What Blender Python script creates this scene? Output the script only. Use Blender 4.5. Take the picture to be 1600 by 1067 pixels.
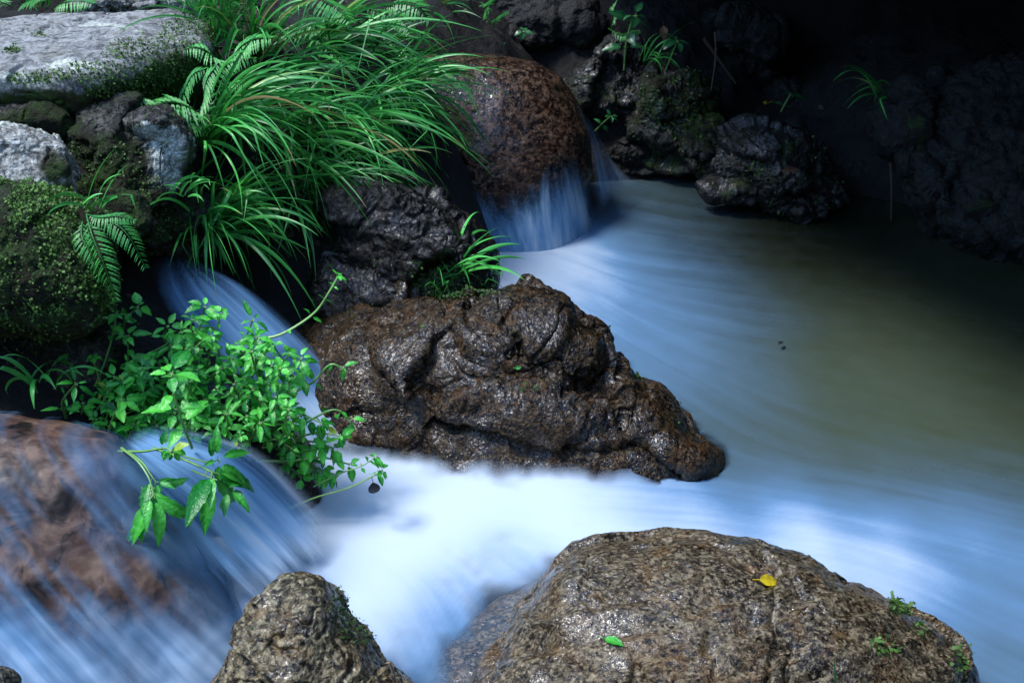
import bpy, math, random
import numpy as np
from mathutils import Vector
from mathutils.bvhtree import BVHTree

for _o in list(bpy.data.objects):
    bpy.data.objects.remove(_o)
S = bpy.context.scene
rng = np.random.default_rng(7)
random.seed(7)

# ------------------------------------------------------------------ camera, sky, sun, exposure
CAM = np.array([0.0, 0.0, 1.5])
PITCH = math.radians(30)
FPX = 1885.0
FWD = np.array([0, math.cos(PITCH), -math.sin(PITCH)])
UP = np.array([0, math.sin(PITCH), math.cos(PITCH)])
RIGHT = np.array([1.0, 0, 0])
cd = bpy.data.cameras.new('camera')
cam = bpy.data.objects.new('camera', cd)
S.collection.objects.link(cam)
cam.location = CAM
cam.rotation_euler = (math.radians(90) - PITCH, 0, 0)
cd.sensor_width = 36
cd.lens = 36 * FPX / 1600
cd.clip_start = 0.02
cd.clip_end = 200
cd.dof.use_dof = True
cd.dof.focus_distance = 2.35
cd.dof.aperture_fstop = 18.0
S.camera = cam

SUN_EL, SUN_AZ = math.radians(62), math.radians(-88)      # azimuth from +Y towards +X
w = bpy.data.worlds.new('World'); S.world = w; w.use_nodes = True
wn = w.node_tree.nodes; wl = w.node_tree.links
sky = wn.new('ShaderNodeTexSky'); sky.sky_type = 'NISHITA'; sky.sun_disc = False
sky.dust_density = 0.0; sky.ozone_density = 1.2; sky.air_density = 1.0
sky.sun_elevation = SUN_EL; sky.sun_rotation = SUN_AZ
wl.new(sky.outputs[0], wn['Background'].inputs[0])
wn['Background'].inputs[1].default_value = 0.15
sd = bpy.data.lights.new('sun', 'SUN'); sd.energy = 1.15; sd.angle = math.radians(17); sd.color = (1, 0.97, 0.94)
sun = bpy.data.objects.new('sun', sd); S.collection.objects.link(sun)
sdir = Vector((math.cos(SUN_EL) * math.sin(SUN_AZ), math.cos(SUN_EL) * math.cos(SUN_AZ), math.sin(SUN_EL)))
sun.rotation_euler = sdir.to_track_quat('Z', 'Y').to_euler()
S.view_settings.view_transform = 'Standard'
S.view_settings.look = 'None'
S.view_settings.exposure = 2.0

# ------------------------------------------------------------------ helpers
def ray(px, py):
    return FWD + (px - 800) / FPX * RIGHT - (py - 533.5) / FPX * UP
def at(px, py, Y):
    d = ray(px, py); return CAM + d * (Y / d[1])
def atz(px, py, z=0.0):
    d = ray(px, py); return CAM + d * ((z - CAM[2]) / d[2])
def depth(px, py, Y):
    return Y / ray(px, py)[1]

_perm = rng.permutation(256); _perm = np.concatenate([_perm, _perm, _perm])
_g = rng.normal(size=(256, 3)); _g /= np.linalg.norm(_g, axis=1)[:, None]
def perlin(P):
    P = np.asarray(P, float)
    i = np.floor(P).astype(np.int64); f = P - i; i &= 255
    u = f * f * f * (f * (f * 6 - 15) + 10)
    out = 0
    for dx in (0, 1):
        wx = u[:, 0] if dx else 1 - u[:, 0]
        for dy in (0, 1):
            wy = u[:, 1] if dy else 1 - u[:, 1]
            for dz in (0, 1):
                wz = u[:, 2] if dz else 1 - u[:, 2]
                h = _perm[_perm[_perm[(i[:, 0] + dx) & 255] + ((i[:, 1] + dy) & 255)] + ((i[:, 2] + dz) & 255)]
                g = _g[h]
                out = out + wx * wy * wz * (g[:, 0] * (f[:, 0] - dx) + g[:, 1] * (f[:, 1] - dy) + g[:, 2] * (f[:, 2] - dz))
    return out * 1.6
def fbm(P, octv=5, gain=0.5, ridged=False):
    a, t, s = 1.0, 0, 0
    P = np.array(P, float)
    for _ in range(octv):
        n = perlin(P)
        if ridged: n = 1 - 2 * np.abs(n)
        t = t + a * n; s += a; a *= gain
        P = P * 2.03 + 17.3
    return t / s
def sstep(a, b, x):
    t = np.clip((x - a) / (b - a), 0, 1); return t * t * (3 - 2 * t)

def mesh_obj(name, V, F, mat, parent=None, attrs=None, smooth=True):
    V = np.asarray(V, np.float32); F = np.asarray(F, np.int32)
    me = bpy.data.meshes.new(name)
    k = F.shape[1]
    me.vertices.add(len(V)); me.vertices.foreach_set('co', V.ravel())
    me.loops.add(F.size); me.loops.foreach_set('vertex_index', F.ravel())
    me.polygons.add(len(F))
    me.polygons.foreach_set('loop_start', np.arange(0, F.size, k, dtype=np.int32))
    me.polygons.foreach_set('loop_total', np.full(len(F), k, np.int32))
    me.polygons.foreach_set('use_smooth', np.full(len(F), bool(smooth)))
    for an, av in (attrs or {}).items():
        a = me.attributes.new(an, 'FLOAT', 'POINT'); a.data.foreach_set('value', np.asarray(av, np.float32))
    me.update(); me.validate()
    if mat: me.materials.append(mat)
    o = bpy.data.objects.new(name, me); S.collection.objects.link(o)
    if parent: o.parent = parent
    return o
def tag(o, label=None, cat=None, group=None, kind=None):
    if label: o['label'] = label
    if cat: o['category'] = cat
    if group: o['group'] = group
    if kind: o['kind'] = kind
    return o
def empty(name, loc):
    o = bpy.data.objects.new(name, None); o.empty_display_size = 0.02
    o.location = loc; S.collection.objects.link(o); return o

# ------------------------------------------------------------------ materials
class NT:
    def __init__(s, name):
        s.m = bpy.data.materials.new(name); s.m.use_nodes = True
        s.t = s.m.node_tree; s.n = s.t.nodes
        s.b = s.n['Principled BSDF']; s.out = s.n['Material Output']
        tc = s.n.new('ShaderNodeNewGeometry'); s.pos = tc.outputs['Position']; s.nor = tc.outputs['Normal']
    def L(s, a, b): s.t.links.new(a, b)
    def set(s, sock, v):
        if isinstance(v, bpy.types.NodeSocket): s.L(v, sock)
        elif isinstance(v, (tuple, list)) and len(v) == 3 and sock.type == 'RGBA': sock.default_value = (*v, 1)
        else: sock.default_value = v
    def noise(s, scale, detail=6, rough=0.6, dist=0.0, vec=None):
        n = s.n.new('ShaderNodeTexNoise'); s.L(vec or s.pos, n.inputs['Vector'])
        n.inputs['Scale'].default_value = scale; n.inputs['Detail'].default_value = detail
        n.inputs['Roughness'].default_value = rough; n.inputs['Distortion'].default_value = dist
        return n.outputs['Fac']
    def voro(s, scale, feature='F1', out='Distance', vec=None):
        n = s.n.new('ShaderNodeTexVoronoi'); n.feature = feature; s.L(vec or s.pos, n.inputs['Vector'])
        n.inputs['Scale'].default_value = scale; return n.outputs[out]
    def warp(s, scale, amt, vec=None):
        n = s.n.new('ShaderNodeTexNoise'); s.L(vec or s.pos, n.inputs['Vector']); n.inputs['Scale'].default_value = scale
        n.inputs['Detail'].default_value = 3
        m = s.n.new('ShaderNodeVectorMath'); m.operation = 'MULTIPLY_ADD'
        s.L(n.outputs['Color'], m.inputs[0]); m.inputs[1].default_value = (amt, amt, amt); s.L(vec or s.pos, m.inputs[2])
        return m.outputs[0]
    def scaled(s, v, vec=None):
        m = s.n.new('ShaderNodeVectorMath'); m.operation = 'MULTIPLY'; s.L(vec or s.pos, m.inputs[0]); m.inputs[1].default_value = v
        return m.outputs[0]
    def ramp(s, x, a, b, lo=0.0, hi=1.0):
        n = s.n.new('ShaderNodeMapRange'); n.interpolation_type = 'SMOOTHSTEP'
        s.set(n.inputs['Value'], x); n.inputs['From Min'].default_value = a; n.inputs['From Max'].default_value = b
        n.inputs['To Min'].default_value = lo; n.inputs['To Max'].default_value = hi
        return n.outputs[0]
    def math(s, op, a, b=0.0, clamp=False):
        n = s.n.new('ShaderNodeMath'); n.operation = op; n.use_clamp = clamp
        s.set(n.inputs[0], a); s.set(n.inputs[1], b); return n.outputs[0]
    def mix(s, f, a, b):
        n = s.n.new('ShaderNodeMix'); n.data_type = 'RGBA'
        s.set(n.inputs[0], f); s.set(n.inputs[6], a); s.set(n.inputs[7], b); return n.outputs[2]
    def attr(s, name):
        n = s.n.new('ShaderNodeAttribute'); n.attribute_name = name; return n.outputs['Fac']
    def nz(s):
        n = s.n.new('ShaderNodeSeparateXYZ'); s.L(s.nor, n.inputs[0]); return n.outputs['Z']
    def sep(s):
        n = s.n.new('ShaderNodeSeparateXYZ'); s.L(s.pos, n.inputs[0]); return n.outputs
    def bump(s, h, strength, dist, prev=None):
        n = s.n.new('ShaderNodeBump'); s.L(h, n.inputs['Height']); n.inputs['Strength'].default_value = strength
        n.inputs['Distance'].default_value = dist
        if prev is not None: s.L(prev, n.inputs['Normal'])
        return n.outputs[0]

def rock_mat(name, dark, mid, light, ochre=None, wet=0.5, lichen=None, lichen_amt=0.0, moss=0.0, moss_col=(0.05, 0.10, 0.014),
             moss_up=0.0, bsc=1.0, bump=1.0, grain=1.0, stretch=(1, 1, 1), speck=0.5, ochre_amt=0.5):
    t = NT(name)
    vec = t.scaled(stretch)
    wv = t.warp(9, 0.05, vec)
    n1 = t.noise(5, 6, 0.6, 0.3, wv)
    n2 = t.noise(38, 8, 0.68, 0.5, wv)
    n3 = t.noise(150, 5, 0.65, 0.0, vec)
    cry = t.voro(210 / grain, out='Color', vec=t.warp(120, 0.006, vec))
    cs = t.n.new('ShaderNodeSeparateColor'); t.L(cry, cs.inputs[0])
    c = t.mix(t.ramp(n1, 0.36, 0.64), dark, mid)
    c = t.mix(t.ramp(n2, 0.45, 0.66), c, t.mix(0.55, mid, light))
    c = t.mix(t.math('MULTIPLY', t.ramp(cs.outputs[0], 0.55, 0.95), speck), c, light)
    c = t.mix(t.math('MULTIPLY', t.ramp(cs.outputs[1], 0.6, 0.95), speck), c, dark)
    if ochre:
        no = t.noise(14, 7, 0.65, 0.6, t.warp(22, 0.03))
        c = t.mix(t.math('MULTIPLY', t.ramp(no, 0.48, 0.68), ochre_amt), c, ochre)
    rough = t.ramp(n2, 0.3, 0.7, 0.62 - 0.5 * wet, 0.85 - 0.42 * wet)
    nb = t.noise(46 * bsc, 4, 0.6, 0.7, wv)
    h = t.math('ADD', t.math('MULTIPLY', nb, 1.0), t.math('MULTIPLY', t.voro(80 * bsc, vec=t.warp(50, 0.02, vec)), 0.35))
    h = t.math('ADD', h, t.math('MULTIPLY', n3, 0.12))
    hw = t.math('ADD', t.noise(40 * bsc, 1.6, 0.5, 0.9, wv), t.math('MULTIPLY', t.noise(120 * bsc, 1.0, 0.5, 0.4, wv), 0.28))
    c = t.mix(t.ramp(nb, 0.34, 0.52), tuple(x * 0.5 for x in dark), c)
    c = t.mix(t.math('MULTIPLY', t.ramp(nb, 0.54, 0.68), 0.45), c, light)
    if lichen:
        nl = t.noise(8, 9, 0.72, 0.4, t.warp(12, 0.06))
        ml = t.ramp(t.math('ADD', nl, t.math('MULTIPLY', t.attr('lichen'), 0.35)), 0.62 - 0.25 * lichen_amt, 0.70 - 0.25 * lichen_amt)
        ml = t.math('MULTIPLY', ml, t.math('MAXIMUM', t.ramp(t.nz(), -0.15, 0.45), t.attr('lichen')), True)
        c = t.mix(ml, c, t.mix(t.ramp(n3, 0.4, 0.62), lichen, tuple(x * 0.55 for x in lichen)))
        rough = t.math('MAXIMUM', rough, t.math('MULTIPLY', ml, 0.8))
    if moss > 0:
        nm = t.noise(7, 8, 0.7, 0.3, t.warp(10, 0.05))
        mm = t.ramp(t.math('ADD', t.math('ADD', nm, t.math('MULTIPLY', t.attr('moss'), 0.4)), t.math('MULTIPLY', t.nz(), moss_up)), 0.62 - 0.3 * moss, 0.78 - 0.3 * moss)
        mn = t.noise(260, 4, 0.7)
        mcol = t.mix(t.ramp(mn, 0.35, 0.65), tuple(x * 0.35 for x in moss_col), moss_col)
        mcol = t.mix(t.math('MULTIPLY', t.ramp(t.noise(17, 6, .65), 0.42, 0.58), 0.85), mcol, (0.022, 0.014, 0.007))
        c = t.mix(mm, c, mcol)
        rough = t.math('MAXIMUM', rough, t.math('MULTIPLY', mm, 0.85))
        h = t.math('ADD', h, t.math('MULTIPLY', mm, t.math('ADD', 0.25, t.math('MULTIPLY', mn, 1.6))))
    t.L(c, t.b.inputs['Base Color'])
    t.L(rough, t.b.inputs['Roughness'])
    t.b.inputs['Specular IOR Level'].default_value = 0.40 - 0.22 * wet
    t.L(t.bump(h, 0.9 * bump, 0.012 / bsc), t.b.inputs['Normal'])
    if wet > 0.4:                                   # a film of water: a clear coat, broken where the stone is drier
        film = t.ramp(t.noise(11, 5, 0.6, 0.5, wv), 0.42, 0.62, 0.12 * wet, wet)
        t.L(film, t.b.inputs['Coat Weight'])
        t.b.inputs['Coat Roughness'].default_value = 0.07
        t.b.inputs['Coat IOR'].default_value = 1.45
        t.L(t.bump(hw, 0.75 * bump, 0.011 / bsc), t.b.inputs['Coat Normal'])
    return t.m

M = {}
M['brown_wet'] = rock_mat('brown_wet_rock', (0.0015, 0.001, 0.0006), (0.009, 0.0045, 0.002), (0.105, 0.066, 0.028), (0.07, 0.027, 0.003), wet=1.0, speck=0.75, bump=1.3, bsc=2.4, ochre_amt=0.6)
M['fore'] = rock_mat('foreground_rock', (0.012, 0.008, 0.004), (0.07, 0.050, 0.026), (0.27, 0.215, 0.13), (0.15, 0.066, 0.012), wet=0.95, speck=0.75, bump=0.9, bsc=2.4, ochre_amt=0.45, stretch=(1, 1.3, 1))
M['tri'] = rock_mat('triangular_rock', (0.018, 0.014, 0.008), (0.10, 0.075, 0.036), (0.32, 0.27, 0.16), (0.15, 0.075, 0.014), wet=0.75, speck=0.75, bump=0.9, bsc=1.5, grain=1.2, moss=0.12, moss_up=-0.1)
M['back'] = rock_mat('rounded_back_rock', (0.007, 0.004, 0.003), (0.028, 0.014, 0.010), (0.16, 0.095, 0.058), (0.07, 0.028, 0.010), wet=0.9, speck=0.55, ochre_amt=0.3, bump=0.5, bsc=1.5, grain=1.7, moss=0.05)
M['dark'] = rock_mat('dark_wet_rock', (0.002, 0.0017, 0.0015), (0.007, 0.0055, 0.004), (0.035, 0.027, 0.02), None, wet=0.6, speck=0.35, bump=1.0, bsc=2.4, moss=0.12)
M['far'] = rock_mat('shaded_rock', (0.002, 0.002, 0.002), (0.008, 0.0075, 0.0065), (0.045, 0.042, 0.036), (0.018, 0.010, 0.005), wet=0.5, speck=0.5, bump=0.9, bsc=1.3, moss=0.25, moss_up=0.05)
M['black_far'] = rock_mat('shade_darkened_rock', (0.002, 0.002, 0.002), (0.006, 0.006, 0.005), (0.02, 0.02, 0.017), None, wet=0.0, speck=0.4, bump=0.9, bsc=1.3, moss=0.2)  # darker copy of the far rock, deep shade put into its colour
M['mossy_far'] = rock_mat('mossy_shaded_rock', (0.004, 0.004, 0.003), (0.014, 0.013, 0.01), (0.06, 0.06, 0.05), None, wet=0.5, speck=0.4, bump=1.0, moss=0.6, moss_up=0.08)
M['slab'] = rock_mat('flat_grey_rock', (0.10, 0.105, 0.10), (0.23, 0.235, 0.225), (0.38, 0.385, 0.37), (0.16, 0.14, 0.08), wet=0.05, speck=0.5, bump=0.5, lichen=(0.54, 0.57, 0.48), lichen_amt=0.15, moss=0.18, ochre_amt=0.35)
M['pale'] = rock_mat('pale_lichen_rock', (0.10, 0.10, 0.085), (0.30, 0.30, 0.27), (0.55, 0.56, 0.50), (0.14, 0.10, 0.04), wet=0.05, speck=0.55, bump=0.9, lichen=(0.60, 0.64, 0.54), lichen_amt=0.45, moss=0.12)
M['lichen'] = rock_mat('dark_lichen_rock', (0.008, 0.008, 0.006), (0.03, 0.028, 0.02), (0.12, 0.12, 0.1), None, wet=0.3, speck=0.4, bump=1.2, lichen=(0.58, 0.62, 0.55), lichen_amt=0.1, moss=0.45, moss_col=(0.05, 0.10, 0.014))
M['mossy'] = rock_mat('mossy_rock', (0.012, 0.012, 0.008), (0.05, 0.045, 0.03), (0.16, 0.15, 0.11), (0.09, 0.05, 0.015), wet=0.2, speck=0.4, bump=1.2, moss=0.55, moss_col=(0.06, 0.13, 0.018), ochre_amt=0.7)
M['cascade'] = rock_mat('cascade_rock', stretch=(.4, .4, .4), dark=(0.015, 0.009, 0.007), mid=(0.085, 0.046, 0.034), light=(0.22, 0.145, 0.10), ochre=(0.13, 0.062, 0.03), wet=0.35, speck=0.0, bump=0.03, grain=3)

def soil_mat():
    t = NT('stream_soil')
    n = t.noise(30, 8, 0.7)
    t.L(t.mix(t.ramp(n, 0.3, 0.7), (0.001, 0.0009, 0.0007), (0.006, 0.0046, 0.003)), t.b.inputs['Base Color'])
    t.b.inputs['Roughness'].default_value = 0.8
    t.L(t.bump(n, 1, 0.03), t.b.inputs['Normal'])
    return t.m
M['soil'] = soil_mat()

def leaf_mat(name, dark, light, tip=None, rough=0.38, trans=0.25, vein=0.0):
    t = NT(name)
    tint = t.attr('tint')
    n = t.noise(60, 3, 0.6)
    c = t.mix(t.math('ADD', t.math('MULTIPLY', tint, 0.8), t.math('MULTIPLY', t.math('SUBTRACT', n, 0.5), 0.5), True), dark, light)
    if tip: c = t.mix(t.ramp(tint, 1.4, 1.9), c, tip)
    t.L(c, t.b.inputs['Base Color'])
    t.b.inputs['Roughness'].default_value = rough
    t.b.inputs['Specular IOR Level'].default_value = 0.5
    tr = t.n.new('ShaderNodeBsdfTranslucent'); t.L(c, tr.inputs['Color'])
    mx = t.n.new('ShaderNodeMixShader'); mx.inputs[0].default_value = trans
    t.L(t.b.outputs[0], mx.inputs[1]); t.L(tr.outputs[0], mx.inputs[2]); t.L(mx.outputs[0], t.out.inputs[0])
    if vein: t.L(t.bump(t.noise(140, 3), vein, 0.004), t.b.inputs['Normal'])
    return t.m
M['sedge'] = leaf_mat('sedge_leaf', (0.006, 0.09, 0.014), (0.10, 0.54, 0.09), (0.36, 0.27, 0.10), rough=0.36, trans=0.2)
M['herb'] = leaf_mat('herb_leaf', (0.012, 0.21, 0.02), (0.15, 0.76, 0.09), (0.42, 0.36, 0.03), rough=0.26, trans=0.28, vein=0.6)
M['stem'] = leaf_mat('herb_stem', (0.06, 0.20, 0.04), (0.24, 0.46, 0.12), rough=0.4, trans=0.05)
M['fern'] = leaf_mat('fern_leaf', (0.012, 0.14, 0.02), (0.09, 0.48, 0.08), (0.16, 0.28, 0.05), rough=0.45, trans=0.25)
M['moss'] = leaf_mat('moss_leaf', (0.015, 0.05, 0.005), (0.12, 0.26, 0.04), (0.16, 0.24, 0.14), rough=0.7, trans=0.2)
M['litter'] = leaf_mat('leaf_litter', (0.02, 0.011, 0.006), (0.12, 0.07, 0.035), rough=0.7, trans=0.0)
M['shade'] = leaf_mat('shade_dimmed_leaf', (0.008, 0.06, 0.02), (0.035, 0.20, 0.06), rough=0.35, trans=0.2)  # dimmer herb leaf, the far bank's shade put into its colour
M['yellow'] = leaf_mat('yellow_leaf', (0.55, 0.36, 0.01), (0.75, 0.60, 0.03), rough=0.3, trans=0.1)
M['dead'] = leaf_mat('dead_leaf', (0.10, 0.045, 0.02), (0.26, 0.15, 0.08), rough=0.6, trans=0.05)
M['black'] = leaf_mat('rotten_leaf', (0.004, 0.004, 0.006), (0.012, 0.011, 0.012), rough=0.6, trans=0.0)
M['twig'] = leaf_mat('twig_bark', (0.03, 0.02, 0.012), (0.12, 0.08, 0.05), rough=0.8, trans=0.0)

def water_mat(name, deep=(0.052, 0.066, 0.036), thin=(0.10, 0.215, 0.37), foam=(0.49, 0.57, 0.65)):
    t = NT(name)
    f = t.attr('foam'); a = t.attr('alpha')
    deep = t.mix(t.attr('painted_shade'), tuple(x * 0.10 for x in deep), deep) if name == 'pool_water' else deep  # base colour falls to near black where shade is painted in
    t.L(t.mix(t.ramp(f, 0.45, 1.0), t.mix(t.math('MULTIPLY', f, 1.7, True), deep, thin), foam), t.b.inputs['Base Color'])
    t.L(t.ramp(f, 0.0, 0.5, 0.22, 0.7), t.b.inputs['Roughness'])
    t.b.inputs['IOR'].default_value = 1.33
    tr = t.n.new('ShaderNodeBsdfTransparent')
    mx = t.n.new('ShaderNodeMixShader')
    t.L(a, mx.inputs[0]); t.L(tr.outputs[0], mx.inputs[1]); t.L(t.b.outputs[0], mx.inputs[2]); t.L(mx.outputs[0], t.out.inputs[0])
    return t.m
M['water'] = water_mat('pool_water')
M['falls'] = water_mat('falling_water', deep=(0.025, 0.095, 0.23), thin=(0.17, 0.35, 0.55), foam=(0.50, 0.61, 0.71))

# ------------------------------------------------------------------ rocks
_cs = {}
def cubesphere(n):
    if n in _cs: return _cs[n]
    g = np.tan(np.linspace(-math.pi / 4, math.pi / 4, n))
    A, B = np.meshgrid(g, g, indexing='ij'); A = A.ravel(); B = B.ravel(); O = np.ones_like(A)
    sides = [(O, A, B), (-O, B, A), (B, O, A), (A, -O, B), (A, B, O), (B, A, -O)]
    V = np.concatenate([np.stack(s, 1) for s in sides])
    idx = np.arange(n * n).reshape(n, n)
    q = np.stack([idx[:-1, :-1], idx[1:, :-1], idx[1:, 1:], idx[:-1, 1:]], -1).reshape(-1, 4)
    F = np.concatenate([q + k * n * n for k in range(6)])
    key = np.round(V * 1e5).astype(np.int64)
    _, first, inv = np.unique(key, axis=0, return_index=True, return_inverse=True)
    V = V[first]; F = inv.ravel()[F]
    V /= np.linalg.norm(V, axis=1)[:, None]
    _cs[n] = (V, F); return _cs[n]
def vnormals(V, F):
    a, b, c, d = (V[F[:, i]] for i in range(4))
    fn = np.cross(c - a, d - b)
    N = np.zeros_like(V)
    for i in range(4):
        for k in range(3):
            N[:, k] += np.bincount(F[:, i], fn[:, k], len(V))
    return N / (np.linalg.norm(N, axis=1)[:, None] + 1e-12)

def topix(V):
    R = V - CAM; D = R @ FWD
    return 800 + (R @ RIGHT) / D * FPX, 533.5 - (R @ UP) / D * FPX
def dip(line, slope, axis, hi=9e9):
    """lets a rock slope gently under the water towards a line of the shore"""
    lx = np.array(line, float)
    def f(V):
        x, y = topix(V)
        if axis == 'x': sd_ = (x - np.interp(y, lx[:, 1], lx[:, 0])) * 0.72
        else: sd_ = np.interp(x, lx[:, 0], lx[:, 1]) - y
        lim = slope * sd_ + 0.4 * sstep(hi - 140, hi, x)
        lim = np.maximum(lim, -0.14)
        k = 0.02; m = np.minimum(V[:, 2], lim)
        V = V.copy(); V[:, 2] = np.where(V[:, 2] > -0.14, m - 0.25 * k * np.maximum(1 - np.abs(V[:, 2] - lim) / k, 0) ** 2, V[:, 2])
        return V
    return f
def spots(**kw):
    def f(V, N):
        R = V - CAM; D = R @ FWD
        x = 800 + (R @ RIGHT) / D * FPX; y = 533.5 - (R @ UP) / D * FPX
        out = {}
        for k_, lst in kw.items():
            a = np.zeros(len(V))
            for cx, cy, rx, ry, amt in lst: a = np.maximum(a, amt * sstep(1.4, 0.2, np.hypot((x - cx) / rx, (y - cy) / ry)))
            out[k_] = a
        return out
    return f
def star_rock(name, poly, centre, axes, tf, tb, mat, n=110, k=2.4, lump=0.05, mid=0.03, fine=0.012, facets=0, facet_depth=0.8, seed=0,
              smooth_px=1.5, chunks=None, strata=0.0, strata_dir=(0.2, 0.1, 1), strata_f=14, crack=0.03, ridge=False, extra=None, attrs=None, after=None):
    """a closed boulder: 'poly' is its outline in the plane of axes[0:2] round centre, tf / tb its thickness to both sides along axes[2]"""
    P = np.asarray(poly, float)
    th, r = [], []
    Q = np.concatenate([P, P[:1]])
    for a, b in zip(Q[:-1], Q[1:]):
        for s in np.linspace(0, 1, 24, endpoint=False):
            p = a + (b - a) * s; th.append(math.atan2(p[1], p[0])); r.append(math.hypot(*p))
    th = np.array(th); r = np.array(r); o = np.argsort(th); th, r = th[o], r[o]
    tg = np.linspace(-math.pi, math.pi, 721)[:-1]
    rg = np.interp(tg, th, r, period=2 * math.pi)
    kw = max(1, int(smooth_px * 2)); ker = np.hanning(2 * kw + 3)[1:-1]; ker /= ker.sum()
    rg = np.convolve(np.concatenate([rg[-kw:], rg, rg[:kw]]), ker, 'valid')
    D, F = cubesphere(n)
    s = np.hypot(D[:, 0], D[:, 1]); c = D[:, 2]
    nk = (s ** k + np.abs(c) ** k) ** (1 / k)
    s2, c2 = s / nk, c / nk
    T = np.arctan2(D[:, 1], D[:, 0]); R = np.interp(T, tg, rg, period=2 * math.pi)
    W = np.where(c2 > 0, tf, tb) * c2
    ax = [np.asarray(a, float) for a in axes]
    V = centre + (R * s2 * np.cos(T))[:, None] * ax[0] + (R * s2 * np.sin(T))[:, None] * ax[1] + W[:, None] * ax[2]
    size = float(np.mean(rg))
    r_ = np.random.default_rng(seed + 100)
    off = r_.uniform(-50, 50, 3)
    for _ in range(facets):
        d = r_.normal(size=3); d /= np.linalg.norm(d)
        q = (V - centre) @ d; lim = q.max() * r_.uniform(0.62, 0.86)
        V = V - (np.maximum(0, q - lim) * facet_depth)[:, None] * d
    if extra: V = extra(V)
    N = vnormals(V, F)
    X = V / size
    V = V + N * (size * lump * fbm(X * 1.3 + off, 3))[:, None]
    if chunks:                                       # split into tilted blocks with grooves between them
        K, amp, tilt, str_, axis_ = chunks
        ax_ = nrm(axis_); Xs = X + np.outer(X @ ax_, ax_) * (str_ - 1) + 0.10 * np.stack([fbm(X * 2.5 + q_, 3) for q_ in (1, 31, 61)], 1)
        sd_ = Xs[r_.choice(len(Xs), K, replace=False)]
        tl = r_.normal(size=(K, 3)) * tilt; of = r_.uniform(-1, 1, K) * amp
        d1_ = np.full(len(Xs), 9e9); d2_ = d1_.copy(); wh = np.zeros(len(Xs), int)
        for q_ in range(K):
            d_ = np.linalg.norm(Xs - sd_[q_], axis=1)
            c1 = d_ < d1_; d2_ = np.where(c1, d1_, np.minimum(d2_, d_)); wh = np.where(c1, q_, wh); d1_ = np.where(c1, d_, d1_)
        gap = d2_ - d1_
        hb = (of[wh] + np.einsum('ij,ij->i', Xs - sd_[wh], tl[wh])) * sstep(0.0, 0.03, gap) - 1.1 * amp * sstep(0.035, 0.0, gap)
        V = V + vnormals(V, F) * (size * hb)[:, None]
    N = vnormals(V, F)
    h = mid * fbm(X * 3.6 + off * 1.7, 4, 0.55, ridged=ridge) + fine * fbm(X * 15 + off * 2.3, 4, 0.6)
    if crack:
        cr = 1 - np.abs(perlin(X * 2.1 + off * 0.7 + 0.35 * np.stack([fbm(X * 5 + 3, 2)] * 3, 1)))
        h = h - crack * sstep(0.90, 0.99, cr) * sstep(-0.35, 0.1, fbm(X * 1.7 + off * 3, 2))
    if strata:
        sd_ = np.asarray(strata_dir, float); sd_ /= np.linalg.norm(sd_)
        q = (X @ sd_) * strata_f + 0.7 * fbm(X * 1.8 + off, 2)
        fr = q - np.floor(q)
        h = h + strata * (np.minimum(fr / 0.75, (1 - fr) / 0.25) - 0.5) * sstep(-0.6, 0.0, fbm(X * 1.9 - off, 2))
    V = V + N * (size * h)[:, None]
    if after: V = after(V)
    o = mesh_obj(name, V, F, M[mat], attrs=attrs(V, N) if attrs else None)
    return o, V, F
def view_rock(name, px_poly, Y, tf, tb, mat, cpx=None, **kw):
    P = np.asarray(px_poly, float)
    c = np.array(cpx if cpx else (P.min(0) + P.max(0)) / 2, float)
    D = depth(c[0], c[1], Y)
    loc = (P - c) * np.array([1, -1]) * D / FPX
    return star_rock(name, loc, at(c[0], c[1], Y), (RIGHT, UP, -FWD), tf, tb, mat, **kw)
def plan_rock(name, px_poly, ztop, thick_dn, mat, dome=0.02, **kw):
    P = np.array([atz(x, y, ztop)[:2] for x, y in px_poly])
    c = (P.min(0) + P.max(0)) / 2
    return star_rock(name, P - c, np.array([c[0], c[1], ztop - thick_dn]), ((1, 0, 0), (0, 1, 0), (0, 0, 1)), thick_dn + dome, thick_dn, mat, **kw)

def bulges(lst):
    def f(V):
        R = V - CAM; D = R @ FWD
        x = 800 + (R @ RIGHT) / D * FPX; y = 533.5 - (R @ UP) / D * FPX
        wob = 0.16 * fbm(V * 14, 3)
        h = np.zeros(len(V))
        for cx, cy, rx, ry, rot, amp in lst:
            c, s_ = math.cos(math.radians(rot)), math.sin(math.radians(rot))
            u = ((x - cx) * c + (y - cy) * s_) / rx; v = (-(x - cx) * s_ + (y - cy) * c) / ry
            d = np.clip(1 - (np.abs(u) ** 2.6 + np.abs(v) ** 2.6) ** (1 / 2.6) + wob, 0, 1)
            h = np.maximum(h, amp * np.sqrt(d) * (0.85 + 0.3 * d))
        front = sstep(-0.03, 0.03, (V - V.mean(0)) @ (-FWD))
        return V + (h * front)[:, None] * nrm(-FWD + np.array([0, 0, .35]))
    return f
def nrm(v): v = np.asarray(v, float); return v / (np.linalg.norm(v) + 1e-12)
BV = {}
def keep(key, res):
    o, V, F = res
    BV[key] = (BVHTree.FromPolygons(V.tolist(), F.tolist()), V, F, vnormals(V, F))
    return o

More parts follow.
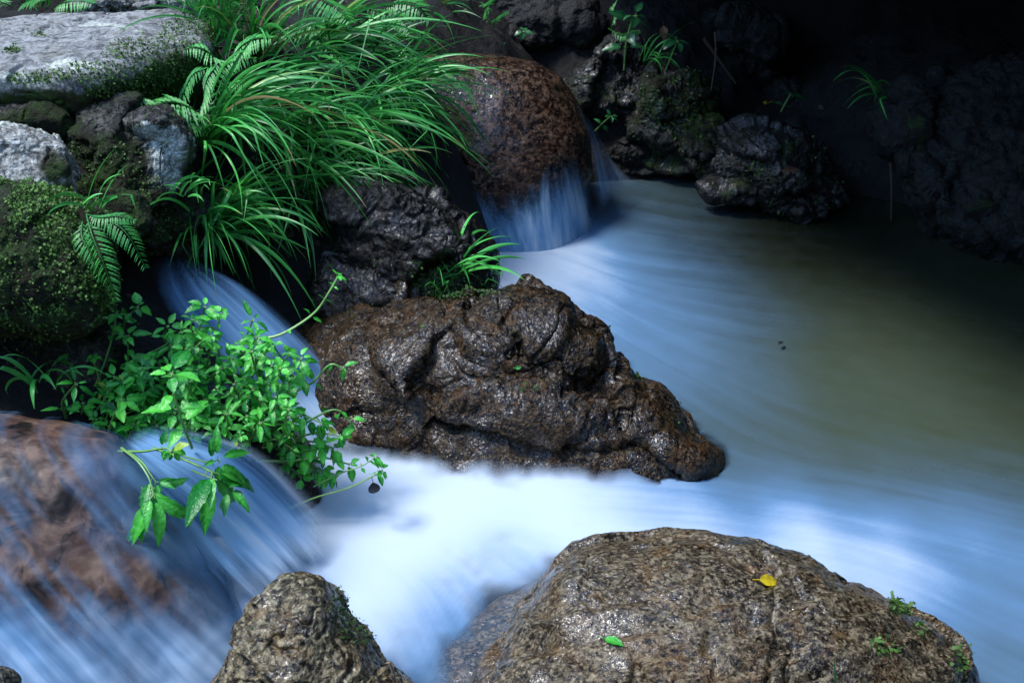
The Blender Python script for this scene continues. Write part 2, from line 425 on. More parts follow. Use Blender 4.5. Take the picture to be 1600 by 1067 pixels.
# --- the pool side
mid = keep('mid', view_rock('layered_rock', [(430, 540), (490, 480), (560, 455), (630, 470), (690, 462), (735, 447), (800, 452), (870, 480), (905, 508), (945, 518), (975, 560), (985, 592), (1030, 612), (1055, 650), (1080, 690), (1118, 722), (1128, 765), (1090, 800), (1000, 810), (900, 800), (760, 790), (640, 760), (530, 725), (440, 670)],
    2.29, 0.24, 0.28, 'brown_wet', cpx=(790, 630), n=200, k=2.2, lump=0.035, mid=0.032, fine=0.016, facets=0, seed=4, chunks=(40, 0.020, 0.15, 2.6, (0.33, 0.0, 0.95)), strata=0.022, strata_dir=(0.36, -0.25, 0.90), strata_f=6.0, ridge=True, crack=0.035, extra=bulges([(1080, 730, 80, 34, 26, .05), (845, 505, 150, 64, 18, 0.0270), (940, 565, 66, 62, 40, 0.0240), (630, 550, 140, 46, 12, 0.0180), (865, 622, 125, 50, 8, 0.0330), (700, 645, 110, 42, 15, 0.0180), (1035, 660, 66, 50, 38, 0.0270), (950, 710, 120, 38, 16, 0.0240), (760, 715, 120, 36, 10, 0.0180), (1080, 728, 52, 30, 30, 0.0240), (560, 620, 85, 44, 0, 0.0180), (600, 500, 110, 34, 5, 0.0150), (720, 585, 80, 36, 10, 0.0210)]), after=dip([(440, 590), (540, 640), (600, 662), (680, 695), (760, 718), (900, 732), (980, 745), (1040, 790)], 0.0011, 'y')))
tag(mid, 'long wet brown rock with stepped ledges jutting into the middle of the white stream', 'rock')
fore = keep('fore', view_rock('boulder', [(640, 1150), (690, 1080), (745, 1030), (790, 985), (835, 925), (865, 885), (895, 858), (940, 845), (1010, 838), (1110, 832), (1190, 842), (1270, 865), (1320, 893), (1375, 920), (1420, 955), (1475, 990), (1510, 1035), (1520, 1090), (1500, 1200), (1300, 1330), (900, 1330), (680, 1230)],
    1.42, 0.26, 0.30, 'fore', cpx=(1090, 1090), n=200, k=2.4, lump=0.035, mid=0.024, fine=0.006, facets=4, facet_depth=0.5, seed=5, chunks=(12, 0.005, 0.03, 1.8, (-.3, .5, .8)), strata=0.018, strata_dir=(-0.3, 0.5, 0.8), strata_f=7))
tag(fore, 'big rounded grey-brown boulder with a yellow leaf on top, at the bottom of the photo', 'boulder')
shelf = keep('shelf', plan_rock('submerged_shelf', [(600, 1120), (650, 1020), (700, 955), (770, 905), (850, 868), (930, 850), (1040, 900), (1040, 1050), (900, 1150), (700, 1180)],
    0.012, 0.12, 'fore', dome=0.014, n=110, k=3.0, lump=0.03, mid=0.02, fine=0.004, seed=6, crack=0))
shelf.parent = fore
tri = keep('tri', view_rock('pointed_rock', [(300, 1080), (345, 1020), (382, 955), (400, 925), (428, 903), (470, 892), (502, 896), (525, 925), (548, 965), (572, 990), (600, 1030), (645, 1075), (660, 1180), (480, 1240), (290, 1180)],
    1.38, 0.14, 0.16, 'tri', cpx=(470, 1070), n=150, k=2.0, lump=0.05, mid=0.05, fine=0.02, facets=4, facet_depth=0.5, seed=9, chunks=(12, 0.010, 0.05, 1.4, (.5, 0, 1))))
tag(tri, 'small pointed triangular rock standing at the foot of the cascade', 'rock')
back = keep('back', view_rock('rounded_boulder', [(622, 98), (690, 86), (780, 92), (840, 104), (880, 128), (905, 170), (922, 220), (925, 270), (908, 320), (880, 360), (820, 400), (740, 390), (690, 340), (640, 290), (606, 210), (600, 140)],
    3.42, 0.24, 0.26, 'back', n=130, k=2.35, lump=0.03, mid=0.010, fine=0.006, crack=0, seed=11))
tag(back, 'smooth rounded reddish boulder with a thin waterfall spilling off its foot', 'boulder')
dk = keep('dark', view_rock('wet_rock', [(500, 380), (520, 310), (580, 285), (650, 290), (700, 310), (745, 345), (770, 385), (775, 430), (765, 470), (700, 530), (600, 560), (510, 560), (490, 470)],
    2.62, 0.2, 0.25, 'dark', n=120, k=2.4, lump=0.07, mid=0.06, fine=0.02, facets=7, seed=14, ridge=True, chunks=(20, 0.028, 0.14, 1.6, (.3, 0, 1))))
tag(dk, 'black wet rock below the arching sedge, with a mossy tuft at its front', 'rock')

# --- the left bank
slab = keep('slab', plan_rock('flat_boulder', [(-260, 60), (-100, 35), (60, 22), (180, 14), (300, 12), (330, 28), (338, 60), (290, 78), (225, 95), (170, 112), (110, 122), (30, 118), (-60, 130), (-260, 150)],
    0.72, 0.15, 'slab', dome=0.012, n=170, k=9, lump=0.03, mid=0.022, fine=0.008, seed=21, crack=0.02, extra=lambda V: V + np.stack([0 * V[:, 0], 0.10 * sstep(0.70, 0.52, V[:, 2]), 0 * V[:, 2]], 1), attrs=lambda V, N: {'moss': 0.75 * sstep(0.715, 0.66, V[:, 2]) + .35 * (topix(V)[0] > 210) * sstep(.735, .70, V[:, 2]), 'lichen': .4 * spots(l=[(40, 130, 70, 25, 1), (110, 105, 60, 14, 1)])(V, N)['l']}))
tag(slab, 'broad flat-topped grey boulder with mossy dark sides in the upper left corner', 'boulder')
pale = keep('pale', view_rock('lichen_boulder', [(-180, 230), (-60, 200), (0, 197), (60, 196), (100, 208), (128, 235), (148, 268), (152, 300), (130, 340), (60, 400), (-60, 420), (-200, 380)],
    2.2, 0.14, 0.16, 'pale', n=120, k=2.8, lump=0.07, mid=0.055, fine=0.018, facets=7, ridge=True, chunks=(9, 0.03, 0.12, 1.4, (.3, 0, 1)), seed=23, attrs=spots(moss=[(82, 258, 36, 34, .8), (140, 300, 20, 40, .7)])))
tag(pale, 'pale whitish lichen-covered boulder at the left edge', 'boulder')
lich = keep('lich', view_rock('lichen_rock', [(105, 225), (150, 192), (210, 188), (255, 196), (292, 212), (306, 240), (304, 285), (312, 335), (292, 395), (225, 425), (130, 405), (98, 320)],
    2.42, 0.13, 0.2, 'lichen', n=120, k=2.8, lump=0.10, mid=0.09, fine=0.025, facets=9, ridge=True, chunks=(14, 0.05, 0.2, 1.5, (.2, 0, 1)), seed=26, attrs=spots(lichen=[(266, 235, 44, 40, 1), (255, 275, 36, 30, 1), (230, 205, 26, 16, .9), (205, 245, 14, 12, .8)], moss=[(180, 280, 60, 80, .8), (230, 340, 80, 40, .6)])))
tag(lich, 'dark mossy rock with a white lichen patch, beside the sedge', 'rock')
mossy = keep('mossy', view_rock('mossy_boulder', [(-180, 330), (-60, 300), (0, 292), (70, 300), (130, 320), (190, 345), (222, 375), (240, 420), (250, 470), (235, 500), (150, 520), (60, 515), (-40, 510), (-200, 480)],
    2.02, 0.16, 0.2, 'mossy', n=140, k=2.7, lump=0.08, mid=0.08, fine=0.025, facets=7, ridge=True, seed=29, attrs=spots(moss=[(60, 400, 130, 110, .7), (180, 400, 80, 90, .6)])))
tag(mossy, 'green mossy boulder with ferns and tiny leaves growing on it', 'boulder')
under = keep('under', view_rock('damp_rock', [(-200, 490), (0, 480), (120, 490), (230, 510), (250, 560), (220, 620), (100, 670), (0, 680), (-200, 660)],
    2.06, 0.12, 0.2, 'lichen', n=100, k=2.6, lump=0.07, mid=0.06, fine=0.02, facets=5, seed=31))
tag(under, 'dark damp rock in the hollow under the green mossy boulder', 'rock')
isl = keep('island', view_rock('ledge_rock', [(-200, 600), (0, 600), (120, 590), (250, 590), (350, 600), (430, 640), (480, 700), (505, 780), (512, 830), (470, 880), (380, 900), (250, 860), (100, 780), (-200, 760)],
    1.98, 0.13, 0.2, 'dark', n=110, k=2.4, lump=0.06, mid=0.04, fine=0.015, seed=33))
tag(isl, 'dark ledge rock under the leafy green herbs, behind the cascade', 'rock')
cas = keep('cas', view_rock('cascade_boulder', [(-320, 660), (-100, 640), (0, 648), (90, 662), (165, 688), (215, 740), (285, 830), (365, 940), (430, 1050), (440, 1180), (260, 1320), (-320, 1300)],
    1.62, 0.17, 0.3, 'cascade', cpx=(60, 930), n=130, k=2.3, lump=0.06, mid=0.03, fine=0.002, crack=0, seed=35))
tag(cas, 'smooth brown boulder under the thin veil of the cascade at lower left', 'boulder')
chb = keep('chute', view_rock('chute_rock', [(190, 420), (235, 375), (290, 390), (350, 430), (420, 500), (500, 600), (570, 680), (560, 760), (450, 720), (330, 640), (220, 540)],
    2.36, 0.08, 0.3, 'cascade', n=90, k=2.3, lump=0.04, mid=0.02, fine=0.002, crack=0, seed=37))
tag(chb, 'sloping brown rock under the narrow chute behind the herbs', 'rock')
cor = view_rock('mossy_rock', [(-60, 1060), (-10, 1044), (12, 1050), (26, 1066), (30, 1120), (-60, 1120)], 1.22, 0.05, 0.05, 'mossy', n=50, k=2.4, lump=0.06, mid=0.06, fine=0.03, seed=38)[0]
tag(cor, 'tiny mossy rock corner at the lower left edge', 'rock')

for i, (nm, poly, Y, tf, tb, m, lab) in enumerate([
    ('damp_rock', [(-120, 170), (0, 160), (120, 165), (200, 180), (215, 220), (140, 260), (0, 250), (-120, 240)], 2.5, .10, .15, 'lichen', 'dark mossy rock wedged beneath the broad grey boulder'),
    ('wet_stone', [(215, 330), (260, 320), (310, 335), (325, 370), (290, 400), (235, 400), (210, 370)], 2.50, .06, .12, 'dark', 'small black wet stone at the head of the chute'),
    ('mossy_stone', [(110, 300), (160, 285), (215, 310), (235, 350), (200, 380), (140, 370), (105, 340)], 2.22, .07, .1, 'mossy', 'small mossy stone between the pale boulder and the white-patched rock'),
    ('bank_rock', [(330, 300), (400, 260), (500, 270), (560, 330), (570, 420), (520, 500), (420, 480), (350, 400)], 2.80, .12, .2, 'dark', 'dark rock face under the sedge roots, above the chute'),
]):
    o = keep('left%d' % i, view_rock(nm, poly, Y, tf, tb, m, n=90, k=2.6, lump=0.10, mid=0.08, fine=0.022, facets=8, chunks=(14, 0.05, 0.2, 1.5, (.2, 0, 1)), seed=80 + i, attrs=spots(moss=[(100, 210, 160, 50, .6), (170, 330, 70, 50, .8)])))
    tag(o, lab, 'rock')
# --- the dark far side
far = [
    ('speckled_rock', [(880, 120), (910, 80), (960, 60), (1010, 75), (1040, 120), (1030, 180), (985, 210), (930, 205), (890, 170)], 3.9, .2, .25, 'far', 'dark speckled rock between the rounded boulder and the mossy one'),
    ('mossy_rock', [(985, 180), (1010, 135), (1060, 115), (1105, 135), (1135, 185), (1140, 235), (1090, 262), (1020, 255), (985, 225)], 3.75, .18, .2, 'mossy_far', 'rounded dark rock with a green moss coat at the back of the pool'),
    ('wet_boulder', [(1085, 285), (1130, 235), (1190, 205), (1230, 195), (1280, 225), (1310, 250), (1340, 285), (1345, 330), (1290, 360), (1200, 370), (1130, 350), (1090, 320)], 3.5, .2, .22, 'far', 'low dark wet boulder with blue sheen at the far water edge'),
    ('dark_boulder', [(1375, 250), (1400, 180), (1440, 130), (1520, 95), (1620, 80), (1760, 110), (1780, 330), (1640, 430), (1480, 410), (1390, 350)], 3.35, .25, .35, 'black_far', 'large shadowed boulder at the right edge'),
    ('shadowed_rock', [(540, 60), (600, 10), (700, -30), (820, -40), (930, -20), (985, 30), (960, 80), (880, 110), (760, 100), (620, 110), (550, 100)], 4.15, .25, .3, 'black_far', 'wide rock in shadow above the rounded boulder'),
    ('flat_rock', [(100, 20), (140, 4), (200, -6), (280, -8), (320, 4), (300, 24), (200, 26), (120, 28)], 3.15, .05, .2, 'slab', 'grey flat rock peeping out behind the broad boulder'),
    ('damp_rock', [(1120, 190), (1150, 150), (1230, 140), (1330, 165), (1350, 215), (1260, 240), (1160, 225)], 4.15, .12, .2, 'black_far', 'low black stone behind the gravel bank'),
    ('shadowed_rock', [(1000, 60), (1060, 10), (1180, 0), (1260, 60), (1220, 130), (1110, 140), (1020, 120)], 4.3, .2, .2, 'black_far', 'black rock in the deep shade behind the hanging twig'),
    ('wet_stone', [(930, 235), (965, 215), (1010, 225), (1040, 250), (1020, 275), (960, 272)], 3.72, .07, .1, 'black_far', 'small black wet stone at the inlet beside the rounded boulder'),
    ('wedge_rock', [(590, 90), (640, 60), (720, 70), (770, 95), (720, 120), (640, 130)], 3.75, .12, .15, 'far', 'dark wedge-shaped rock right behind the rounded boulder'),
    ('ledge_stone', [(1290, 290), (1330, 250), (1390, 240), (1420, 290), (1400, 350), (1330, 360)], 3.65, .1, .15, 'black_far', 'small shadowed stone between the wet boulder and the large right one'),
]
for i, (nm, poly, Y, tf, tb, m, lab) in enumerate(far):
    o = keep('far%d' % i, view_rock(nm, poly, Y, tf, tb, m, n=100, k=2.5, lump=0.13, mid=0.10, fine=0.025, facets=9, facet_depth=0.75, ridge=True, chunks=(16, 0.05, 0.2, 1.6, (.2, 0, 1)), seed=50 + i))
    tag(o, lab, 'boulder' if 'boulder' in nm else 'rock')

# ------------------------------------------------------------------ ground with added walls, bank, cliff with added overhang
def ground_h(X, Y):
    z = np.full(X.shape, -0.30)
    def hill(px, py, Yc, r, zt=None, ry=None):
        nonlocal z
        p = at(px, py, Yc); zz = p[2] if zt is None else zt
        d = np.hypot((X - p[0]) / r, (Y - p[1]) / (ry or r))
        z = np.maximum(z, -0.30 + (zz + 0.30) * sstep(1.6, 0.35, d))
    hill(330, 130, 2.95, .55); hill(430, 70, 3.2, .55); hill(500, 220, 2.95, .42); hill(380, 330, 2.72, .33); hill(480, 360, 2.8, .3)
    hill(120, 60, 2.9, .7, .5); hill(0, 300, 2.3, .6, .35); hill(0, 620, 1.95, .35, .16)
    hill(600, 30, 3.9, .6, .55); hill(-300, 100, 3, 1.2, .6); hill(-300, 500, 2.1, .7, .4)
    hill(1240, 225, 3.95, .42, .10); hill(1500, 200, 4.1, .8, .25); hill(900, 60, 4.5, .8, .5); hill(1750, 300, 3.6, .7, .3)
    z = np.maximum(z, -0.3 + 1.2 * sstep(4.2, 5.2, Y) + 0.05 * X)
    z = np.maximum(z, -0.3 + 4.6 * sstep(2.3, 3.6, X + 0.25 * (Y - 2)))          # unseen walls added right and behind the camera to block low sky
    z = np.maximum(z, -0.3 + 2.6 * sstep(-2.2, -3.4, X))  # unseen left wall added to darken the far rocks
    z = np.maximum(z, -0.3 + 5.5 * sstep(-0.8, -3.0, Y) * sstep(-3.2, -0.6, X))
    return z
gx = np.concatenate([np.linspace(-9, -2, 24)[:-1], np.linspace(-2, 3, 260), np.linspace(3, 9, 24)[1:]])
gy = np.concatenate([np.linspace(-4, 1, 20)[:-1], np.linspace(1, 5.5, 240), np.linspace(5.5, 12, 20)[1:]])
GX, GY = np.meshgrid(gx, gy, indexing='ij')
Z = ground_h(GX, GY)
P3 = np.stack([GX.ravel(), GY.ravel(), Z.ravel()], 1)
Z = Z + (0.07 * fbm(P3 * 3, 3) + 0.05 * fbm(P3 * 6 + 5, 4, ridged=True) + 0.022 * fbm(P3 * 18, 4)).reshape(Z.shape)
idx = np.arange(GX.size).reshape(GX.shape)
GF = np.stack([idx[:-1, :-1], idx[1:, :-1], idx[1:, 1:], idx[:-1, 1:]], -1).reshape(-1, 4)
GV = np.stack([GX.ravel(), GY.ravel(), Z.ravel()], 1)
g = mesh_obj('ground', GV, GF, M['soil']); tag(g, kind='structure')
BV['ground'] = (BVHTree.FromPolygons(GV.tolist(), GF.tolist()), GV, GF, None)

# cliff whose overhang is added out of view to darken the far pool: profile (y, z) swept along x, leaning out over the water on the right
cu = np.linspace(-3.2, 7.0, 170)
prof = np.array([(4.9, -0.4), (4.85, 0.2), (4.8, 0.7), (4.7, 1.2), (4.3, 1.3), (3.7, 1.2), (3.15, 1.15), (2.85, 1.35), (2.9, 2.2), (3.5, 3.2), (4.6, 4.0), (6.5, 4.6), (9.0, 4.8)])
pt = np.linspace(0, len(prof) - 1, 110)
py_ = np.interp(pt, range(len(prof)), prof[:, 0]); pz_ = np.interp(pt, range(len(prof)), prof[:, 1])
CU, PY = np.meshgrid(cu, py_, indexing='ij'); _, PZ = np.meshgrid(cu, pz_, indexing='ij')
lean = sstep(-0.9, 0.5, CU)                        # no overhang on the left
PYm = np.where(PZ > 1.1, np.maximum(PY, 4.7) * (1 - lean) + (PY - (0.45 * sstep(-0.4, 0.3, CU) + 1.45 * sstep(0.2, 1.9, CU))) * lean, PY) + 1.2 * (1 - lean)
CV = np.stack([CU.ravel(), PYm.ravel(), PZ.ravel()], 1)
d1 = fbm(CV * 1.4, 4) * 0.22 + fbm(CV * 6 + 9, 4, ridged=True) * 0.05
CV[:, 1] += d1; CV[:, 2] += 0.4 * d1 + 0.55 * sstep(0.2, 1.9, CV[:, 0]) * sstep(1.0, 1.3, CV[:, 2])
idx = np.arange(CU.size).reshape(CU.shape)
CF = np.stack([idx[:-1, :-1], idx[1:, :-1], idx[1:, 1:], idx[:-1, 1:]], -1).reshape(-1, 4)
cl = mesh_obj('light_blocking_cliff', CV, CF, M['black_far']); tag(cl, 'rock cliff closing off the back of the pool, with an unseen overhang added to block light', 'cliff')

# ------------------------------------------------------------------ pool water
hx, hy = 0.0065, 0.0065
wx = np.arange(-1.25, 2.6, hx); wy = np.arange(0.95, 4.5, hy)
WX, WY = np.meshgrid(wx, wy, indexing='ij')
# flow field and foam from points read off the photograph, carried to the water plane: (px, py, flow dx, flow dy, foam)
FP = [(760, 350, .8, .9, .85), (800, 372, 1, .4, .95), (860, 385, 1, .3, .92), (900, 415, 1, .3, .85), (840, 430, .9, .5, .85), (930, 470, .9, .5, .72), (990, 520, .9, .6, .58), (1000, 385, 1, .1, .62),
      (1080, 400, 1, .1, .30), (1060, 440, 1, .1, .52), (1150, 450, 1, .1, .24), (1250, 440, 1, .05, .05), (1090, 500, 1, .25, .52), (1180, 510, 1, .15, .25), (1060, 570, .9, .5, .50), (1170, 580, 1, .3, .30),
      (1270, 560, 1, .1, .05), (1400, 540, 1, .1, .03), (1550, 540, 1, .1, 0), (1120, 640, .8, .7, .34), (1200, 660, .9, .5, .20), (1320, 660, 1, .3, .07), (1450, 660, 1, .3, .06), (1590, 640, 1, .2, .02),
      (1180, 710, 1, .4, .18), (1300, 720, 1, .2, .14), (1420, 735, 1, .2, .16), (1570, 745, 1, .2, .12), (1130, 740, 1, .2, .32),
      (1200, 770, 1, .1, .62), (1320, 770, 1, .15, .45), (1450, 790, 1, .2, .50), (1580, 800, 1, .2, .48), (1080, 795, 1, .05, .98), (1250, 820, 1, .12, .97), (1380, 840, 1, .2, .86), (1500, 850, 1, .25, .70), (1590, 870, 1, .3, .60),
      (1400, 910, 1, .4, .84), (1480, 960, 1, .5, .68), (1560, 960, 1, .4, .56), (1590, 1040, 1, .5, .44), (1530, 1030, 1, .6, .42),
      (950, 780, 1, 0, 1), (850, 770, 1, 0, 1), (750, 780, 1, .05, 1), (650, 800, 1, .1, 1), (700, 720, 1, .15, .95), (600, 700, .9, .5, .92), (620, 650, .8, .6, .8), (820, 740, 1, .05, .9), (960, 740, 1, .05, .7), (1050, 765, 1, .05, .62),
      (600, 860, .9, .5, 1), (700, 850, .9, .4, 1), (560, 900, .7, .8, .95), (620, 930, .6, .9, .9), (640, 1010, .4, 1, .82), (720, 930, .6, .9, .72), (780, 880, .8, .6, .8), (700, 1000, .4, 1, .62), (660, 1060, .3, 1, .6),
      (480, 900, .8, .6, .85), (420, 960, .7, .7, .8), (330, 1030, .7, .7, .75), (200, 1060, .7, .7, .6), (540, 740, .9, .5, .9), (500, 820, .9, .5, .95),
      (950, 262, 1, .4, .35), (985, 268, 1, .2, .22), (950, 320, .9, .4, .40), (1020, 300, 1, .2, .08), (1060, 330, 1, .2, .12), (1100, 370, 1, .1, .02), (1040, 360, 1, .2, .35), (1300, 340, 1, 0, 0), (1500, 400, 1, 0, 0), (1250, 380, 1, 0, 0), (1400, 450, 1, 0, .01), (1200, 400, 1, 0, .03), (1590, 450, 1, 0, 0)]
pts, flo, fo = [], [], []
for x, y, dx, dy, f in FP:
    p = atz(x, y); q = atz(x + dx * 8, y + dy * 8); v = (q - p)[:2]; v /= np.linalg.norm(v)
    pts.append(p[:2]); flo.append(v); fo.append(f)
num = np.zeros(WX.shape); FXf = np.zeros(WX.shape); FYf = np.zeros(WX.shape); den = np.full(WX.shape, 1e-12)
for p, v, f in zip(pts, flo, fo):
    sc = 0.5 + 0.32 * (p[1] - 1.5)                      # far points stand further apart on the water
    d2 = ((WX - p[0]) ** 2 + ((WY - p[1]) / 1.5) ** 2) / sc ** 2
    wgt = np.exp(-d2 / 0.018) + 2e-4 / (d2 + 0.01) ** 1.5
    num += wgt * f; FXf += wgt * v[0]; FYf += wgt * v[1]; den += wgt
foam = (num / den) ** 1.55; FXf /= den; FYf /= den
ln = np.hypot(FXf, FYf) + 1e-9; FXf /= ln; FYf /= ln
nz_ = rng.random(WX.shape)
nz2 = fbm(np.stack([WX.ravel() * 16, WY.ravel() * 16, 0 * WX.ravel()], 1), 3).reshape(WX.shape)
def sample(A, x, y):
    x = np.clip(x, 0, A.shape[0] - 1.001); y = np.clip(y, 0, A.shape[1] - 1.001)
    i = x.astype(int); j = y.astype(int); fx = x - i; fy = y - j
    return A[i, j] * (1 - fx) * (1 - fy) + A[i + 1, j] * fx * (1 - fy) + A[i, j + 1] * (1 - fx) * fy + A[i + 1, j + 1] * fx * fy
def lic(src, steps, st):
    I, J = np.meshgrid(np.arange(WX.shape[0]), np.arange(WX.shape[1]), indexing='ij')
    acc = np.zeros(WX.shape)
    for sgn in (1, -1):
        x, y = I.astype(float), J.astype(float)
        for _ in range(steps):
            ii = np.clip(x, 0, WX.shape[0] - 1).astype(int); jj = np.clip(y, 0, WX.shape[1] - 1).astype(int)
            x = x + sgn * st * FXf[ii, jj]; y = y + sgn * st * FYf[ii, jj]
            acc += sample(src, x, y)
    return acc / (2 * steps)
l1 = lic(nz_, 14, 1.4); l1 = (l1 - l1.mean()) / l1.std()
l2 = lic(nz2, 12, 2.2); l2 = (l2 - l2.mean()) / l2.std()
shoulder = np.clip(foam * (1 - foam) * 4, 0, 1)
foam2 = np.clip(foam + (0.016 * l1 + 0.022 * l2 + 0.05 * nz2) * (0.10 + 0.90 * shoulder) * (1 - 0.7 * sstep(0.8, 1, foam)), 0, 1)
# shade painted into the water colour: olive middle of the pool, near-black far corner
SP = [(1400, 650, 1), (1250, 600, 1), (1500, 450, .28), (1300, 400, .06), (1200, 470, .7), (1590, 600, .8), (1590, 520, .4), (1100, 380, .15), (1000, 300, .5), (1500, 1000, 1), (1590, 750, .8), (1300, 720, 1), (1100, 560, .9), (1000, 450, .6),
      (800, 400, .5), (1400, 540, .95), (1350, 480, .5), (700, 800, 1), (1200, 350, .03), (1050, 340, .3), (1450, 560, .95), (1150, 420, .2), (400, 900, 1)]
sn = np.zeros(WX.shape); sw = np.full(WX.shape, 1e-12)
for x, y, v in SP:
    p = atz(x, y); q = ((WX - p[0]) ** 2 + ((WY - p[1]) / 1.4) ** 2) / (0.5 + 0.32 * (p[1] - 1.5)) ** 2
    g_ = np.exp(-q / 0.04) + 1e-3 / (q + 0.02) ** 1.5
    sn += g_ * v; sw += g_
painted_shade = np.clip(sn / sw + 0.10 * nz2, 0, 1)
# rocks under the surface: height of the topmost rock at each grid point
HR = np.full(WX.shape, -1.0)
for kx in ('mid', 'fore', 'shelf', 'tri', 'back', 'dark', 'island', 'chute', 'cas'):
    bv, V, F, _ = BV[kx]
    lo, hi = V.min(0), V.max(0)
    sel = np.argwhere((WX > lo[0]) & (WX < hi[0]) & (WY > lo[1]) & (WY < hi[1]))
    for i, j in sel:
        h = bv.ray_cast(Vector((WX[i, j], WY[i, j], 2.0)), Vector((0, 0, -1)))
        if h[0] is not None and h[0].z > HR[i, j]: HR[i, j] = h[0].z
def region(lst):
    a = np.zeros(WX.shape)
    for x, y, z, r in lst:
        p = atz(x, y, z); a = np.maximum(a, np.exp(-(((WX - p[0]) ** 2 + (WY - p[1]) ** 2) / r ** 2) ** 1.5))
    return a
soft = region([(600, 680, 0, .12), (680, 705, 0, .12), (780, 725, 0, .12), (880, 745, 0, .12), (960, 755, 0, .07), (760, 378, 0, .0001)])
veil = region([(820, 900, 0, .11), (760, 940, 0, .13), (860, 880, 0, .09), (720, 1000, 0, .13), (700, 1050, 0, .13), (680, 1100, 0, .13), (800, 1000, 0, .12)])
back_s = region([(760, 355, 0, .1), (850, 360, 0, .1)])
def blur2(A, n):
    for _ in range(n):
        A = (A + np.roll(A, 1, 0) + np.roll(A, -1, 0)) / 3; A = (A + np.roll(A, 1, 1) + np.roll(A, -1, 1)) / 3
    return A
l3 = blur2(l2, 2)
vn = fbm(np.stack([WX.ravel() * 9, WY.ravel() * 9, 3 + 0 * WX.ravel()], 1), 4).reshape(WX.shape)
Zw = 0.018 * foam ** 2 + 0.0004 * nz2
below = HR - Zw                                     # how far the stone stands above the surface
msk = np.clip(1.6 * veil, 0, 1)
h_up = 0.06 * soft
pile = blur2(np.clip(HR + 0.008, 0, np.maximum(h_up, 1e-4)), 16)          # white water heaped against the stone
Zw = np.where(h_up > 0.006, np.maximum(Zw, pile), Zw)
alpha = 1 - 0.9 * sstep(-0.03, 0.008, below)
alpha = np.where(h_up > 0.006, 1 - sstep(0.08, 0.62, pile / np.maximum(h_up, 1e-3) + 0.35 * vn + 0.06 * l3), alpha)
vz = np.clip(veil * 2.2, 0, 1)                       # a thin sheet running over the shelf left of the foreground boulder
film = blur2(np.clip(HR, -0.06, 0.05), 10)
Zw = Zw * (1 - vz) + vz * np.maximum(Zw, film + 0.010)
alpha = alpha * (1 - vz) + vz * (1 - 0.85 * sstep(-0.06, 0.018, film + 0.05 * vn + 0.010 * l3))
wv_, wi = np.stack([WX.ravel(), WY.ravel(), Zw.ravel()], 1), np.arange(WX.size).reshape(WX.shape)
WF = np.stack([wi[:-1, :-1], wi[1:, :-1], wi[1:, 1:], wi[:-1, 1:]], -1).reshape(-1, 4)
okf = (alpha.ravel()[WF].max(1) > 0.003)
wo = mesh_obj('water', wv_, WF[okf], M['water'], attrs={'foam': foam2.ravel(), 'alpha': alpha.ravel(), 'painted_shade': painted_shade.ravel()})
tag(wo, kind='structure')

# ------------------------------------------------------------------ falling water sheets
def catmull(P, n):
    P = np.asarray(P, float); P = np.concatenate([2 * P[:1] - P[1:2], P, 2 * P[-1:] - P[-2:-1]])
    t = np.linspace(0, len(P) - 3 - 1e-6, n); i = t.astype(int); f = (t - i)[:, None]
    p0, p1, p2, p3 = P[i], P[i + 1], P[i + 2], P[i + 3]
    return 0.5 * ((2 * p1) + (-p0 + p2) * f + (2 * p0 - 5 * p1 + 4 * p2 - p3) * f ** 2 + (-p0 + 3 * p1 - 3 * p2 + p3) * f ** 3)
def sheet(name, lines, ns, nt, foam_f, alpha_f, seed, ripple=0.004, freq=11, mat='falls'):
    """lines: flow lines, each a list of (px, py, Y); swept into one water sheet"""
    A = np.array([catmull([at(*p) for p in l], ns) for l in lines])           # lines x ns x 3
    B = np.stack([catmull(A[:, i], nt) for i in range(ns)], 1)                 # nt x ns x 3
    T, Sg = np.meshgrid(np.linspace(0, 1, nt), np.linspace(0, 1, ns), indexing='ij')
    q = np.stack([T.ravel() * freq, Sg.ravel() * 1.3, np.full(T.size, seed * 3.1)], 1)
    st = fbm(q, 4, 0.6).reshape(T.shape)
    st = 0.65 * st + 0.55 * fbm(q * np.array([0.33, 0.8, 1]) + 7.7, 3).reshape(T.shape)
    du = np.gradient(B, axis=0); dv = np.gradient(B, axis=1); N = np.cross(du, dv); N /= np.linalg.norm(N, axis=2)[..., None] + 1e-9
    if (N @ -FWD).mean() < 0: N = -N
    B = B + N * (ripple * st)[..., None]
    f = np.clip(foam_f(T, Sg, st), 0, 1); a = np.clip(alpha_f(T, Sg, st), 0, 1)
    ii = np.arange(T.size).reshape(T.shape)
    F = np.stack([ii[:-1, :-1], ii[1:, :-1], ii[1:, 1:], ii[:-1, 1:]], -1).reshape(-1, 4)
    o = mesh_obj(name, B.reshape(-1, 3), F, M[mat], attrs={'foam': f.ravel(), 'alpha': a.ravel()})
    tag(o, kind='structure'); return o
def edge(T, w0, w1): return sstep(0, w0, T) * sstep(0, w1, 1 - T)

